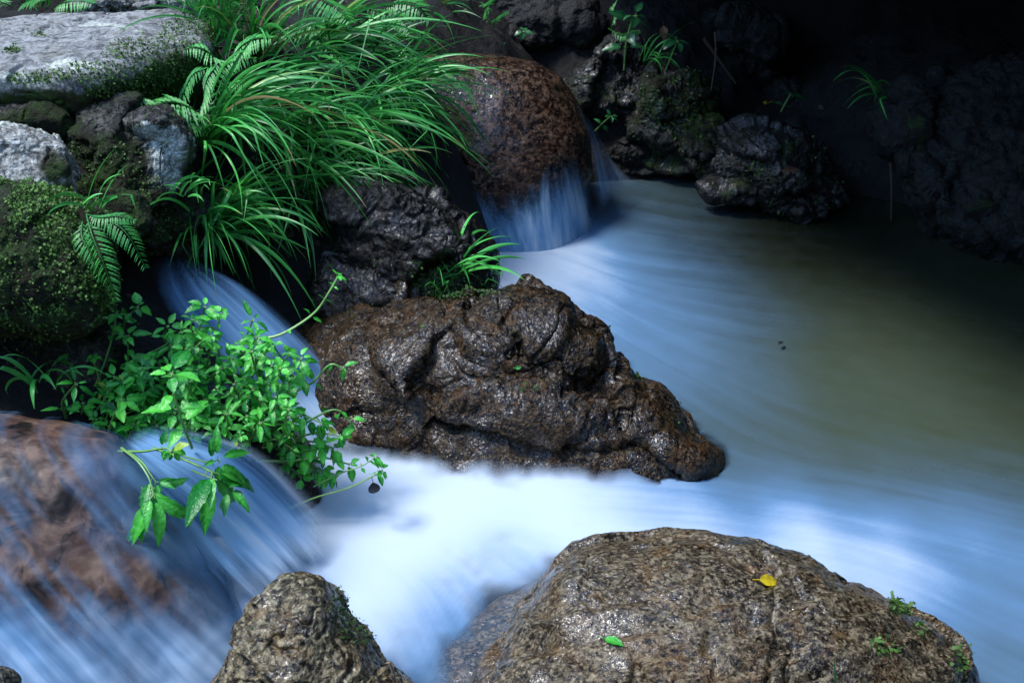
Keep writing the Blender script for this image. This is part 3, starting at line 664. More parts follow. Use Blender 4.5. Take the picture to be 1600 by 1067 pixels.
# the jet fan over the lip, from its left flank to the far right arc
sheet('water_cascade', [
    [(120, 690, 1.76), (190, 790, 1.68), (270, 910, 1.60), (345, 1030, 1.50)],
    [(150, 694, 1.76), (225, 780, 1.69), (310, 890, 1.63), (385, 985, 1.57)],
    [(175, 694, 1.77), (255, 770, 1.70), (350, 880, 1.66), (425, 960, 1.62)],
    [(190, 684, 1.79), (290, 755, 1.73), (400, 860, 1.70), (470, 940, 1.66)],
    [(205, 672, 1.81), (335, 735, 1.76), (440, 835, 1.74), (510, 915, 1.70)],
    [(225, 664, 1.83), (370, 710, 1.80), (475, 805, 1.78), (540, 890, 1.74)],
    [(250, 660, 1.86), (390, 690, 1.84), (495, 780, 1.83), (555, 875, 1.77)],
], 120, 220, lambda T, s, st: 0.20 + 0.45 * s ** 3 + 0.75 * st + 0.16 * T + 0.5 * s ** 4 + 0.5 * sstep(.75, 1, T),
    lambda T, s, st: edge(T, .10, .28) * (0.74 + 0.4 * s ** 2 + 1.2 * st + 0.2 * T) * sstep(0, .10, s) * sstep(.06, .42, 1 - s + .25 * st), 1)
# thin veil over the brown boulder
def drape(key, name, pxs, pys, off, foam_f, alpha_f, seed, angle=0.8, blur=10, mat='falls'):
    bv = BV[key][0]
    U, Vv = np.meshgrid(pxs, pys, indexing='ij')
    Pn = np.zeros(U.shape + (3,)); ok = np.zeros(U.shape, bool)
    for i in range(U.shape[0]):
        for j in range(U.shape[1]):
            d = Vector(ray(U[i, j], Vv[i, j])).normalized()
            h = bv.ray_cast(Vector(CAM), d)
            if h[0] is not None and h[1].dot(d) < -0.02:
                Pn[i, j] = np.array(h[0]) + np.array(h[1]) * off; ok[i, j] = True
    for _ in range(blur):
        w0 = ok.astype(float); acc = Pn * w0[..., None]; wa = w0.copy()
        for ax_ in (0, 1):
            for sh in (1, -1):
                acc = acc + np.roll(Pn * w0[..., None], sh, ax_); wa = wa + np.roll(w0, sh, ax_)
        Pn = np.where(ok[..., None], acc / np.maximum(wa, 1e-6)[..., None], Pn)
    ca, sa = math.cos(angle), math.sin(angle)
    X = Pn[..., 0]; Zz = Pn[..., 2] + 0.5 * Pn[..., 1]
    along = X * ca - Zz * sa; cross = X * sa + Zz * ca
    st = fbm(np.stack([cross.ravel() * 34, along.ravel() * 3.0, np.full(U.size, seed * 1.7)], 1), 4, 0.55).reshape(U.shape)
    blo = fbm(np.stack([cross.ravel() * 9, along.ravel() * 4.0, np.full(U.size, seed * 2.9)], 1), 3).reshape(U.shape)
    f = np.clip(foam_f(U, Vv, st, blo), 0, 1); a = np.clip(alpha_f(U, Vv, st, blo), 0, 1) * ok
    ii = np.arange(U.size).reshape(U.shape)
    F = np.stack([ii[:-1, :-1], ii[1:, :-1], ii[1:, 1:], ii[:-1, 1:]], -1).reshape(-1, 4)
    F = F[ok.ravel()[F].all(1)]
    o = mesh_obj(name, Pn.reshape(-1, 3), F, M[mat], attrs={'foam': f.ravel(), 'alpha': a.ravel()})
    tag(o, kind='structure')
drape('cas', 'water_veil', np.linspace(-20, 390, 150), np.linspace(640, 1090, 160), 0.012,
      lambda x, y, st, b: 0.35 + 0.35 * st + 0.30 * sstep(880, 1060, y) + .2 * sstep(200, 330, x),
      lambda x, y, st, b: np.clip(0.08 + 0.5 * st + 0.7 * b + 0.55 * sstep(840, 1040, y - 0.2 * x) + 0.5 * sstep(70, 280, x - 0.35 * (y - 750)) * sstep(690, 760, y), 0, .93), 3, 0.9)
# the narrow chute behind the herbs
sheet('water_chute', [
    [(238, 385, 2.30), (250, 470, 2.23), (330, 570, 2.17), (420, 680, 2.14), (500, 790, 1.98)],
    [(258, 390, 2.30), (290, 470, 2.24), (375, 560, 2.19), (460, 650, 2.17), (550, 770, 2.00)],
    [(275, 395, 2.32), (330, 470, 2.26), (410, 550, 2.21), (490, 630, 2.20), (590, 740, 2.05)],
    [(288, 400, 2.33), (368, 455, 2.30), (450, 532, 2.25), (530, 612, 2.24), (630, 700, 2.12)],
    [(300, 402, 2.34), (392, 452, 2.32), (476, 525, 2.34), (550, 605, 2.27), (650, 690, 2.14)],
], 110, 120, lambda T, s, st: 0.30 + 0.55 * s + 0.5 * st,
    lambda T, s, st: edge(T, .20, .20) * np.clip(0.45 + 1.5 * s + 0.9 * st, 0, 1) * sstep(0, .25, s) * sstep(0, .3, 1 - s), 5, freq=12)
# curtain at the foot of the rounded boulder
sheet('water_curtain', [
    [(672, 285, 3.24), (690, 325, 3.20), (722, 384, 3.19)],
    [(715, 296, 3.17), (730, 335, 3.14), (760, 393, 3.11)],
    [(765, 300, 3.14), (775, 340, 3.11), (795, 397, 3.08)],
    [(805, 298, 3.14), (812, 340, 3.11), (825, 399, 3.08)],
    [(840, 280, 3.15), (846, 330, 3.12), (855, 397, 3.09)],
    [(862, 250, 3.18), (872, 310, 3.15), (884, 388, 3.13)],
    [(886, 245, 3.22), (898, 310, 3.20), (910, 374, 3.20)],
    [(912, 240, 3.30), (922, 295, 3.29), (932, 345, 3.30)],
], 70, 240, lambda T, s, st: 0.30 + 0.42 * s + 0.8 * st,
    lambda T, s, st: edge(T, .08, .10) * np.clip(sstep(-0.05, 0.8, s + 0.55 * st) * (0.45 + 0.8 * s), 0, .97), 7, ripple=0.004, freq=15)
# slim fall round the right shoulder of the rounded boulder
sheet('water_spill', [
    [(890, 150, 3.40), (915, 205, 3.33), (926, 270, 3.30), (935, 345, 3.30)],
    [(905, 160, 3.44), (934, 215, 3.40), (950, 262, 3.38), (965, 310, 3.38)],
    [(915, 175, 3.50), (946, 232, 3.48), (968, 262, 3.48), (1005, 290, 3.50)],
], 60, 60, lambda T, s, st: 0.20 + 0.55 * s + 0.6 * st,
    lambda T, s, st: edge(T, .25, .35) * np.clip(-0.05 + 1.0 * s + 0.8 * st, 0, .9) * sstep(0, .25, 1 - s), 9, ripple=0.002, freq=8)

# ------------------------------------------------------------------ plants
class Soup:
    def __init__(s): s.V, s.F, s.T, s.n = [], [], [], 0
    def add(s, V, F, tint):
        s.V.append(V); s.F.append(np.asarray(F) + s.n); s.T.append(np.broadcast_to(np.asarray(tint, float), (len(V),))); s.n += len(V)
    def build(s, name, mat, parent=None):
        return mesh_obj(name, np.concatenate(s.V), np.concatenate(s.F), M[mat], parent, {'tint': np.concatenate(s.T)})
def nrm(v): v = np.asarray(v, float); return v / (np.linalg.norm(v) + 1e-12)
_sf = {}
def strip_faces(n, k):
    if (n, k) not in _sf:
        i = np.arange(n * k).reshape(n, k)
        _sf[(n, k)] = np.stack([i[:-1, :-1], i[1:, :-1], i[1:, 1:], i[:-1, 1:]], -1).reshape(-1, 4)
    return _sf[(n, k)]
def ribbon(soup, C, width, side, fold, tint):
    """C centre line (n,3), width (n,), side (n,3) unit, fold: V depth"""
    n = len(C)
    T = np.gradient(C, axis=0); T /= np.linalg.norm(T, axis=1)[:, None] + 1e-12
    N = np.cross(side, T)
    V = np.stack([C - side * width[:, None] + N * (fold * width)[:, None], C, C + side * width[:, None] + N * (fold * width)[:, None]], 1).reshape(-1, 3)
    soup.add(V, strip_faces(n, 3), tint if np.isscalar(tint) else np.repeat(tint, 3))
def tube(soup, C, r, tint, k=6):
    C = np.asarray(C, float); n = len(C); r = np.broadcast_to(r, (n,))
    T = np.gradient(C, axis=0); T /= np.linalg.norm(T, axis=1)[:, None] + 1e-12
    a = np.cross(T, (0.3, 0.2, 0.93)); a /= np.linalg.norm(a, axis=1)[:, None] + 1e-12; b = np.cross(T, a)
    ang = np.linspace(0, 2 * math.pi, k + 1)
    V = (C[:, None] + r[:, None, None] * (np.cos(ang)[None, :, None] * a[:, None] + np.sin(ang)[None, :, None] * b[:, None])).reshape(-1, 3)
    soup.add(V, strip_faces(n, k + 1), tint)
def arc(base, d, length, droop, n=14, grav=(0, 0, -1)):
    d = nrm(d); g_ = np.asarray(grav, float)
    P = [np.asarray(base, float)]
    st = length / (n - 1)
    for i in range(n - 1):
        d = nrm(d + g_ * droop * st / length * (0.6 + 1.2 * i / n)); P.append(P[-1] + d * st)
    return np.array(P)
def sedge(label, px, py, Y, nb, L, lean, spread=0.7, droop=2.0, wid=0.0042, dry=0.025, group='arching sedge clumps on the left bank', up=0.9, seed=0, name='sedge_clump', bright=0.5):
    r = np.random.default_rng(seed + 500)
    base = at(px, py, Y); s = Soup()
    for i in range(nb):
        az = r.normal(0, spread); l = L * r.uniform(0.55, 1.1)
        d = np.array(lean, float)
        c_, s_ = math.cos(az), math.sin(az)
        d = np.array([d[0] * c_ - d[1] * s_, d[0] * s_ + d[1] * c_, 0.0]) * r.uniform(0.45, 1.2)
        d = d + np.array([0, 0, up * r.uniform(0.55, 1.35)])
        b = base + r.normal(0, 0.016, 3) * np.array([1, 1, 0.3])
        n = 16
        C = arc(b, d, l, droop * r.uniform(0.5, 1.05), n)
        C = C + np.outer(np.linspace(0, 1, n) ** 2, r.normal(0, 0.03 * l / 0.3, 3))
        if r.random() < 0.14:                        # a blade folded over
            kq = int(r.integers(7, 13)); bd = nrm(np.array([r.normal(0, .6), r.normal(0, .5), -1.0])); C[kq:] = C[kq] + np.outer(np.arange(n - kq) * l / (n - 1), bd)
        t = np.linspace(0, 1, n)
        wd = wid * r.uniform(0.7, 1.25) * np.clip(0.55 + 1.2 * t, 0, 1) * np.clip((1 - t) * 2.6, 0.03, 1) ** 0.8
        T = np.gradient(C, axis=0)
        side = np.cross(T, (0, 0, 1)) + 0.15 * r.normal(size=3); side /= np.linalg.norm(side, axis=1)[:, None] + 1e-9
        tw = r.normal(0, 0.35)
        side = nrm_rows(side * math.cos(tw) + np.cross(nrm_rows(T), side) * math.sin(tw))
        tint = np.clip(r.normal(bright, 0.36), 0, 1.15) * np.ones(n)
        if r.random() < dry: tint = np.full(n, r.uniform(1.6, 2.0))
        elif r.random() < 0.22: tint = tint + np.where(t > 0.93, 1.1, 0)
        ribbon(s, C, wd, side, 0.35, tint)
    o = s.build(name, 'sedge'); tag(o, label, 'sedge' if 'sedge' in name else 'grass', group); return o
def nrm_rows(A): return A / (np.linalg.norm(A, axis=1)[:, None] + 1e-12)

R_ = (0.9, -0.45)
sedge('sedge clump nearest the chute, its blades fanning right and down over dark rock', 322, 372, 2.48, 130, .32, (0.95, -.35), 1.0, 2.3, seed=1, bright=.7, up=1.15)
sedge('sedge clump beside the white lichen patch, long blades bowing to the right', 322, 222, 2.60, 110, .38, (1.15, -.2), .5, 1.9, seed=2, bright=.7, up=1.1)
sedge('dense sedge clump in the middle of the bank, below the fern fronds', 425, 240, 2.78, 120, .38, (1.1, -.3), .7, 2.0, seed=3)
sedge('sedge clump spilling furthest right across the reddish boulder', 505, 225, 2.92, 130, .44, (.95, -.35), .75, 2.1, seed=4)
sedge('tall sedge clump with straw-coloured blades near the top of the bank', 400, 100, 3.0, 70, .38, (.5, -.3), 1.1, 1.7, dry=.16, seed=5)
sedge('sedge clump above the straw blades, under the ferns at the top', 470, 110, 3.15, 110, .42, (.9, -.3), .8, 2.0, dry=.1, seed=6)
sedge('sedge clump half hidden behind the others, beside the top of the reddish boulder', 540, 140, 3.2, 100, .40, (.95, -.3), .8, 2.0, seed=7)
sedge('low dark sedge clump above the black wet rock', 450, 330, 2.70, 110, .34, (.95, -.35), .9, 2.1, seed=8, bright=.45, up=1.1)
sedge('sedge clump with blades trailing over the black wet rock', 540, 290, 2.84, 80, .30, (.8, -.5), .8, 2.5, seed=9, bright=.35)
sedge('broad-leaved sedge tuft overhanging the chute', 330, 330, 2.56, 45, .26, (.7, -.7), .6, 2.8, .0055, seed=10, bright=.6)
sedge('sedge clump bending far over the top of the reddish boulder', 590, 170, 3.12, 90, .38, (.95, -.35), .7, 2.1, seed=30)
sedge('shaded sedge clump between the fern hollow and the middle of the bank', 380, 180, 2.9, 90, .38, (.95, -.3), .8, 2.0, seed=31, bright=.4)
sedge('thin sedge tuft right behind the grey boulder edge', 345, 60, 2.95, 40, .26, (.4, -.2), 1.2, 1.8, seed=11, bright=.45)
sedge('small yellow-tipped sedge tuft below the top ferns', 660, 30, 3.75, 22, .2, (.7, -.4), 1.0, 2.0, dry=.1, seed=12)
sedge('bright grass tuft on the moss cushion above the brown ledges', 700, 425, 2.5, 16, .2, (.8, -.15), .9, 1.6, .0048, seed=13, name='grass_tuft', group='grass tufts by the pool', bright=.9)
sedge('short grass sprig on the moss cushion, next to the bright tuft', 685, 445, 2.46, 12, .09, (.2, -.6), 1.2, 2.6, .0035, seed=14, name='grass_tuft', group='grass tufts by the pool', bright=.8)
sedge('few thin grass blades at the pool edge of the black wet rock', 775, 445, 2.55, 9, .09, (.4, -.1), 1.2, 1.2, .0025, seed=15, name='grass_tuft', group='grass tufts by the pool', bright=.8)
sedge('drooping grass tuft in the dark on the large right boulder', 1385, 150, 3.5, 16, .20, (-.9, -.4), .5, 2.2, .004, seed=16, name='grass_tuft', group='grass tufts by the pool')
sedge('grass tuft hanging in shadow below the dark leafy sprig', 1015, 95, 3.62, 16, .15, (.7, -.3), .8, 2.2, .003, seed=17, name='grass_tuft', group='grass tufts by the pool', bright=.7)
sedge('grass blades drooping over the water at the left edge, below the damp rock', 65, 600, 1.9, 12, .13, (.1, -.6), 1.6, 2.8, .0045, seed=18, name='grass_tuft', group='grass tufts on the left rocks', bright=.9)
sedge('few light grass blades on top of the green mossy boulder', 130, 330, 2.0, 9, .13, (.9, -.1), .9, 1.5, .003, seed=19, name='grass_tuft', group='grass tufts on the left rocks', bright=1.0)
sedge('grass tuft rising behind the broad grey boulder at the top', 60, 8, 3.05, 26, .16, (.4, -.2), 1.8, 1.4, .004, seed=20, name='grass_tuft', group='grass tufts on the left rocks', bright=.9)
sedge('grass tuft at the right end of the broad grey boulder', 320, 22, 2.85, 16, .17, (.2, -.3), 1.5, 1.2, .0045, seed=21, name='grass_tuft', group='grass tufts on the left rocks', bright=.9)
sedge('small grass sprig at the foot of the rock with the white lichen patch', 285, 300, 2.32, 10, .09, (.6, -.4), 1.0, 1.8, .003, seed=22, name='grass_tuft', group='grass tufts on the left rocks', bright=.9)

# --- leaves
def leaf(soup, base, d, nrm_, L, W, curl, tint, fold=0.25, n=11, tooth=0.06, k=2):
    d = nrm(d); up = nrm(nrm_ - d * np.dot(nrm_, d)); side = np.cross(d, up)
    t = np.linspace(0, 1, n)
    prof_ = np.sin(np.pi * t ** 0.8) ** 0.85 * (1 - 0.25 * t)
    prof_[0] = 0.03; prof_[-1] = 0.015
    prof_ = prof_ * (1 + tooth * np.where(np.arange(n) % 2, 1, -1))
    ang = curl * t
    x = np.cumsum(np.cos(ang)) / n * L; z = -np.cumsum(np.sin(ang)) / n * L
    C = base + x[:, None] * d + z[:, None] * up
    cols = []
    for c in np.linspace(-1, 1, 2 * k + 1):
        cols.append(C + (c * prof_ * W)[:, None] * side + (abs(c) * fold * prof_ * W + 0.06 * W * np.sin(t * 20) * abs(c))[:, None] * up)
    V = np.stack(cols, 1).reshape(-1, 3)
    cc = np.abs(np.linspace(-1, 1, 2 * k + 1))
    tn = tint + 0.30 * (cc[None, :] < .01) - 0.14 * ((np.arange(n) % 2)[:, None] * (cc[None, :] > .01)) + 0.10 * np.sin(3 * t + tint * 40)[:, None] + 0 * cc[None, :]
    soup.add(V, strip_faces(n, 2 * k + 1), tn.ravel() if tint < 1.3 else tint)
def herb(label, pts_, L, W, seed, pairs=4, group='leafy herbs by the cascade', r0=0.0028, droop=0.3, name='leafy_herb', tintm=0.55, top=1.0, yellow=0.008, first=0.3, mat='herb', nlast=5):
    r = np.random.default_rng(seed + 900)
    P = np.array(pts_)
    C = catmull(P, 18) if len(P) > 2 else catmull([P[0], (P[0] + P[1]) / 2 + r.normal(0, .004, 3), P[1]], 18)
    e = empty(name, tuple(C[0])); tag(e, label, 'plant', group)
    st = Soup(); tube(st, C - C[0], np.linspace(r0, r0 * 0.55, 18), r.uniform(.3, 1))
    lv = Soup()
    phi = r.uniform(0, 3)
    for q in range(pairs):
        t = first + (1 - first) * (q / max(1, pairs - 1)) if pairs > 1 else 1
        i = min(17, int(t * 17)); p = C[i] - C[0]; ax = nrm(C[min(17, i + 1)] - C[max(0, i - 1)])
        a = nrm(np.cross(ax, (0.2, 0.5, 0.8))); b = np.cross(ax, a)
        ph = phi + q * math.pi / 2 + r.normal(0, .3)
        last = q == pairs - 1
        nl = nlast if last else 2
        for j in range(nl):
            an = ph + j * (2 * math.pi / nl) + r.normal(0, .2)
            o_ = a * math.cos(an) + b * math.sin(an)
            d = nrm(o_ + ax * (r.uniform(0.25, 0.7)) + np.array([0, 0, -droop * r.uniform(.4, 1.4)]))
            sc = r.uniform(.45, 1.15) * (top if last else 1)
            up_ = nrm(np.array([0, -0.25, 1]) + 0.4 * ax + r.normal(0, .3, 3))
            ti = np.clip(r.normal(tintm, .36), -.2, 1.2)
            if r.random() < yellow: ti = 1.7
            pet = p + d * L * 0.12
            tube(st, np.array([p, p + d * L * 0.07, pet]), r0 * .35, .8, 4)
            leaf(lv, pet, d, up_, L * sc, W * sc, r.uniform(.2, 1.1), ti)
    st.build('stem', 'stem', e); lv.build('leaves', mat, e)
    return e

# the mass of herbs on the ledge: root on the ledge, top above it
def hl(px, py, Y): return at(px, py, Y)
mass = [  # top px, top py, Y
 (118, 600), (145, 560), (180, 590), (200, 525), (172, 640), (130, 630), (222, 610), (240, 560), (262, 510), (215, 480), (255, 600), (290, 545), (300, 500), (320, 480), (345, 490), (330, 540), (285, 590),
 (310, 600), (345, 580), (372, 540), (395, 500), (380, 590), (360, 625), (330, 640), (300, 650), (265, 645), (230, 640), (400, 560), (420, 600), (405, 630), (440, 570), (385, 650), (425, 640), (350, 670), (300, 680), (452, 600), (470, 560), (410, 660), (375, 680), (450, 640),
 (160, 610), (205, 580), (235, 590), (275, 560), (255, 625), (315, 570), (340, 610), (365, 600), (320, 625), (290, 625), (395, 610), (430, 620), (340, 650), (280, 665), (360, 560), (410, 540), (190, 625), (150, 655), (245, 665), (318, 660)]
rm = np.random.default_rng(77)
for _x, _y in zip(rm.uniform(170, 460, 55), rm.uniform(0, 1, 55)):
    mass.append((_x, 500 + 40 * abs(_x - 330) / 130 + _y * (170 - 40 * abs(_x - 330) / 130)))
where = ['at the left end of the herb mass', 'in the upper left of the herb mass', 'in the middle of the herb mass', 'at the upper right of the herb mass, by the chute', 'at the lower right of the herb mass', 'at the front of the herb mass, above the cascade']
for i, (x, y) in enumerate(mass):
    Y = 2.02 - 0.0009 * (y - 500) + rm.normal(0, .03)
    topp = at(x, y, Y)
    root = topp + np.array([rm.normal(-.03, .03), rm.uniform(0, .06), -rm.uniform(.07, .13)])
    k_ = 0 if x < 180 else (1 if y < 540 and x < 320 else (3 if y < 580 and x >= 380 else (4 if x > 370 else (5 if y > 630 else 2))))
    herb('short leafy green herb ' + where[k_], [root, (root + topp) / 2 + np.array([rm.normal(0, .012), 0, .0]), topp], rm.uniform(.020, .042), rm.uniform(.0055, .0100), i, pairs=int(rm.integers(3, 6)),
         group='short herbs ' + where[k_])
# single stems that stand out
herb('herb with a long pale stem arching up to the right over the sedge', [at(400, 530, 2.1), at(440, 522, 2.1), at(490, 490, 2.12), at(515, 455, 2.13), at(528, 432, 2.14)], .026, .006, 201, 5, r0=.0032, group='arching herb stems')
herb('herb with a thick knotted stem reaching right above the white water', [at(390, 645, 2.0), at(440, 620, 2.0), at(485, 600, 2.0), at(515, 570, 2.0), at(535, 575, 2.0)], .028, .007, 202, 4, r0=.0032, group='arching herb stems')
herb('herb stem with pointed leaves hanging over the white water below the brown rock', [at(420, 690, 1.96), at(470, 665, 1.95), at(520, 640, 1.95), at(548, 655, 1.95)], .038, .010, 203, 4, group='arching herb stems', droop=.7)
herb('herb sprig with leaves bunched at the right of the cascade arc', [at(410, 700, 1.92), at(450, 690, 1.92), at(490, 690, 1.92), at(520, 700, 1.92)], .035, .010, 204, 5, group='arching herb stems')
herb('drooping herb sprig behind the top of the cascade arc', [at(400, 720, 1.9), at(450, 720, 1.9), at(505, 715, 1.9), at(545, 725, 1.9)], .032, .009, 205, 5, group='arching herb stems')
herb('slender herb stem reaching furthest right, with a rotten black leaf hanging from it', [at(440, 800, 1.86), at(490, 778, 1.86), at(545, 762, 1.86), at(580, 745, 1.86), at(597, 735, 1.86)], .028, .007, 206, 4, first=.85, r0=.0022, group='arching herb stems', droop=.5)
herb('thin herb twig running up to small leaves above the rotten black leaf', [at(490, 760, 1.88), at(530, 740, 1.88), at(565, 728, 1.88), at(585, 715, 1.88)], .02, .006, 207, 3, first=.7, r0=.0016, group='arching herb stems')
herb('large-leaved herb hanging over the cascade, left of the other drooping one', [at(190, 700, 1.70), at(215, 720, 1.66), at(232, 745, 1.63), at(240, 770, 1.61)], .080, .0125, 208, 2, droop=.9, first=.85, nlast=7, group='drooping herbs over the cascade', tintm=.35, top=1.0, yellow=.06)
herb('large-leaved herb with long drooping leaves in front of the middle of the cascade', [at(240, 700, 1.74), at(280, 715, 1.70), at(315, 730, 1.67), at(332, 738, 1.65)], .090, .0140, 209, 2, first=.85, nlast=7, droop=.8, group='drooping herbs over the cascade', tintm=.3, top=1.05)
herb('small herb sprig at the cascade lip', [at(185, 705, 1.72), at(225, 705, 1.70), at(258, 700, 1.68), at(268, 705, 1.67)], .03, .008, 210, 3, first=.6, droop=.5, group='drooping herbs over the cascade', tintm=.3)
herb('tall pale herb rising in front of the herb mass, its leaves blown about', [at(300, 700, 1.78), at(285, 660, 1.76), at(275, 625, 1.75), at(268, 585, 1.74)], .055, .014, 211, 4, group='arching herb stems', tintm=.8, first=.35)
herb('thick-stemmed herb leaning left against the dark damp rock', [at(120, 660, 1.95), at(150, 600, 1.96), at(172, 540, 1.97), at(182, 490, 1.97)], .028, .008, 212, 4, group='arching herb stems')
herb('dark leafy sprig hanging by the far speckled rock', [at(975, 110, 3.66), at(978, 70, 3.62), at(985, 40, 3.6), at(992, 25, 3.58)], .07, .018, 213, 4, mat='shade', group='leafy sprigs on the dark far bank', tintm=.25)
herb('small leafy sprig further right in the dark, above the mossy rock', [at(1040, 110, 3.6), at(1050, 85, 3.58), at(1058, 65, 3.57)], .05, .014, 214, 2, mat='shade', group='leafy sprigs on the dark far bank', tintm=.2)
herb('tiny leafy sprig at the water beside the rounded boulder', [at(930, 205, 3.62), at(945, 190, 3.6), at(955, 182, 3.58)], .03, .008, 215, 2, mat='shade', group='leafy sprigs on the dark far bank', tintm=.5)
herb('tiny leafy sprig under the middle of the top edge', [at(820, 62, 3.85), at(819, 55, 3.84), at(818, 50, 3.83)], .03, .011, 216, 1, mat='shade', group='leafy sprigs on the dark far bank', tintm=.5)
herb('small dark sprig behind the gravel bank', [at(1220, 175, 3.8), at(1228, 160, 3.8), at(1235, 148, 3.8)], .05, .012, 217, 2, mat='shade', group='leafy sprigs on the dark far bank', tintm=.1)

for i, (x0, y0, x1, y1) in enumerate([(400, 680, 470, 650), (410, 690, 455, 700), (430, 700, 500, 735), (420, 720, 470, 745), (440, 650, 500, 660), (450, 690, 530, 680), (440, 730, 500, 700), (460, 740, 520, 740)]):
    herb('slender herb spray above the right end of the cascade', [at(x0, y0, 1.92), at((x0 + x1) / 2, (y0 + y1) / 2 - 8, 1.91), at(x1, y1, 1.9)], .032, .009, 300 + i, 4, droop=.6, group='herb sprays above the right end of the cascade')
for i, (pts_h, L_, W_, nl_, lab_) in enumerate([
    ([(200, 705, 1.71), (222, 722, 1.68), (236, 742, 1.65), (243, 752, 1.64)], .055, .0095, 6, 'small-leaved sprig at the top of the left drooping herb, over the cascade'),
    ([(262, 705, 1.74), (300, 716, 1.71), (326, 722, 1.69), (340, 718, 1.68)], .062, .0100, 6, 'sprig of narrow leaves spreading above the middle of the cascade'),
    ([(300, 735, 1.70), (325, 745, 1.68), (345, 752, 1.67), (356, 762, 1.66)], .062, .0105, 5, 'hanging sprig with limp leaves right of the middle of the cascade'),
    ([(222, 760, 1.63), (228, 785, 1.615), (226, 805, 1.605), (220, 815, 1.6)], .045, .0085, 5, 'limp leaf cluster hanging lowest over the left of the cascade'),
]):
    herb(lab_, [at(*p) for p in pts_h], L_, W_, 400 + i, 2, first=.8, nlast=nl_, droop=.75, r0=.0018, group='drooping herbs over the cascade', tintm=.3, yellow=.04)
# --- ferns
def fern(label, fronds, seed, group='ferns on the left bank', name='fern', tintm=.5, wfac=.16):
    r = np.random.default_rng(seed + 1300)
    base = at(*fronds[0][0]); e = empty(name, tuple(base)); tag(e, label, 'fern', group)
    for fr in fronds:
        C = catmull([at(*p) for p in fr], 40) - base
        L = np.sum(np.linalg.norm(np.diff(C, axis=0), axis=1)); s = Soup()
        tube(s, C, np.linspace(.0016, .0005, 40), .3, 4)
        T = nrm_rows(np.gradient(C, axis=0))
        up_ = nrm(np.array([r.normal(0, .25), -0.45, 1.0]))
        np_ = 22
        for q in range(np_):
            t = 0.14 + 0.85 * q / (np_ - 1); i = min(39, int(t * 39)); p = C[i]
            ll = L * wfac * 1.9 * math.sin(math.pi * min(1, (0.12 + 0.88 * (1 - t)))) ** 0.6 * (1 - t * .55) * (0.5 if t < .2 else 1)
            side = nrm(np.cross(T[i], up_))
            for sg in (1, -1):
                d = nrm(side * sg + T[i] * .45 + np.array([0, 0, -.25]) + r.normal(0, .05, 3))
                leaf(s, p, d, up_, max(ll, .005), max(.0011, ll * .065), .5, np.clip(r.normal(tintm, .2), 0, 1.2), n=9, tooth=.3, k=1, fold=.15)
        s.build('frond', 'fern', e)
    return e
fern('fern with narrow fronds between the grey boulder and the sedge', [[(270, 190, 2.62), (285, 150, 2.6), (300, 118, 2.58), (320, 108, 2.57)], [(270, 190, 2.62), (240, 160, 2.55), (215, 152, 2.5), (198, 156, 2.48)], [(270, 190, 2.62), (320, 175, 2.6), (365, 168, 2.58), (390, 172, 2.56)], [(270, 190, 2.62), (235, 175, 2.55), (215, 172, 2.5), (200, 180, 2.48)]], 1)
fern('yellow-green fern frond arching above the sedge root', [[(330, 150, 2.7), (345, 110, 2.7), (370, 95, 2.7), (400, 92, 2.7)], [(330, 150, 2.7), (350, 135, 2.68), (370, 130, 2.66), (385, 135, 2.65)]], 2, tintm=1.1)
fern('bright fern at the top edge over the sedge', [[(480, -20, 3.2), (505, 0, 3.1), (530, 15, 3.05), (548, 35, 3.0)], [(560, 10, 3.35), (600, 20, 3.3), (630, 30, 3.25), (645, 60, 3.2)], [(470, 0, 3.2), (500, 60, 3.1), (530, 90, 3.05), (545, 110, 3.0)]], 3, tintm=.7)
fern('fern hanging on the wide shadowed rock', [[(770, 45, 3.8), (775, 30, 3.78), (785, 22, 3.76), (795, 20, 3.75)], [(765, 45, 3.8), (763, 55, 3.78), (770, 62, 3.76), (790, 68, 3.75)], [(765, 45, 3.8), (760, 15, 3.78), (765, 0, 3.76), (775, -10, 3.75)]], 4, tintm=.3, group='ferns on the dark far bank')
fern('fern frond beside the dark leafy sprig', [[(955, 45, 3.65), (960, 25, 3.63), (958, 12, 3.62), (963, 2, 3.6)], [(950, 45, 3.65), (970, 55, 3.62), (985, 52, 3.6), (1000, 48, 3.6)]], 5, tintm=.3, group='ferns on the dark far bank')
fern('fern draped down the front of the green mossy boulder', [[(135, 335, 1.93), (145, 370, 1.88), (165, 420, 1.85), (182, 472, 1.84)], [(140, 340, 1.93), (180, 350, 1.9), (205, 375, 1.88), (228, 420, 1.87)], [(135, 335, 1.93), (155, 340, 1.9), (185, 338, 1.88), (212, 345, 1.88)], [(130, 340, 1.93), (128, 370, 1.88), (145, 400, 1.86), (158, 440, 1.85)]], 6, tintm=.5, wfac=.13)
fern('fern behind the broad grey boulder at the top', [[(20, 12, 3.05), (0, 2, 3.0), (-20, -2, 2.98), (-40, 0, 2.95)], [(80, 15, 3.05), (100, 4, 3.0), (125, 2, 2.98), (145, 6, 2.95)], [(30, 14, 3.05), (45, 2, 3.0), (60, -4, 2.98), (75, -4, 2.95)]], 7, tintm=.6)
fern('fern in the hollow behind the tall straw-bladed sedge', [[(430, 60, 3.3), (445, 25, 3.25), (455, 10, 3.2), (470, 5, 3.15)], [(430, 60, 3.3), (470, 40, 3.2), (500, 45, 3.15), (520, 60, 3.1)]], 8, tintm=.45)

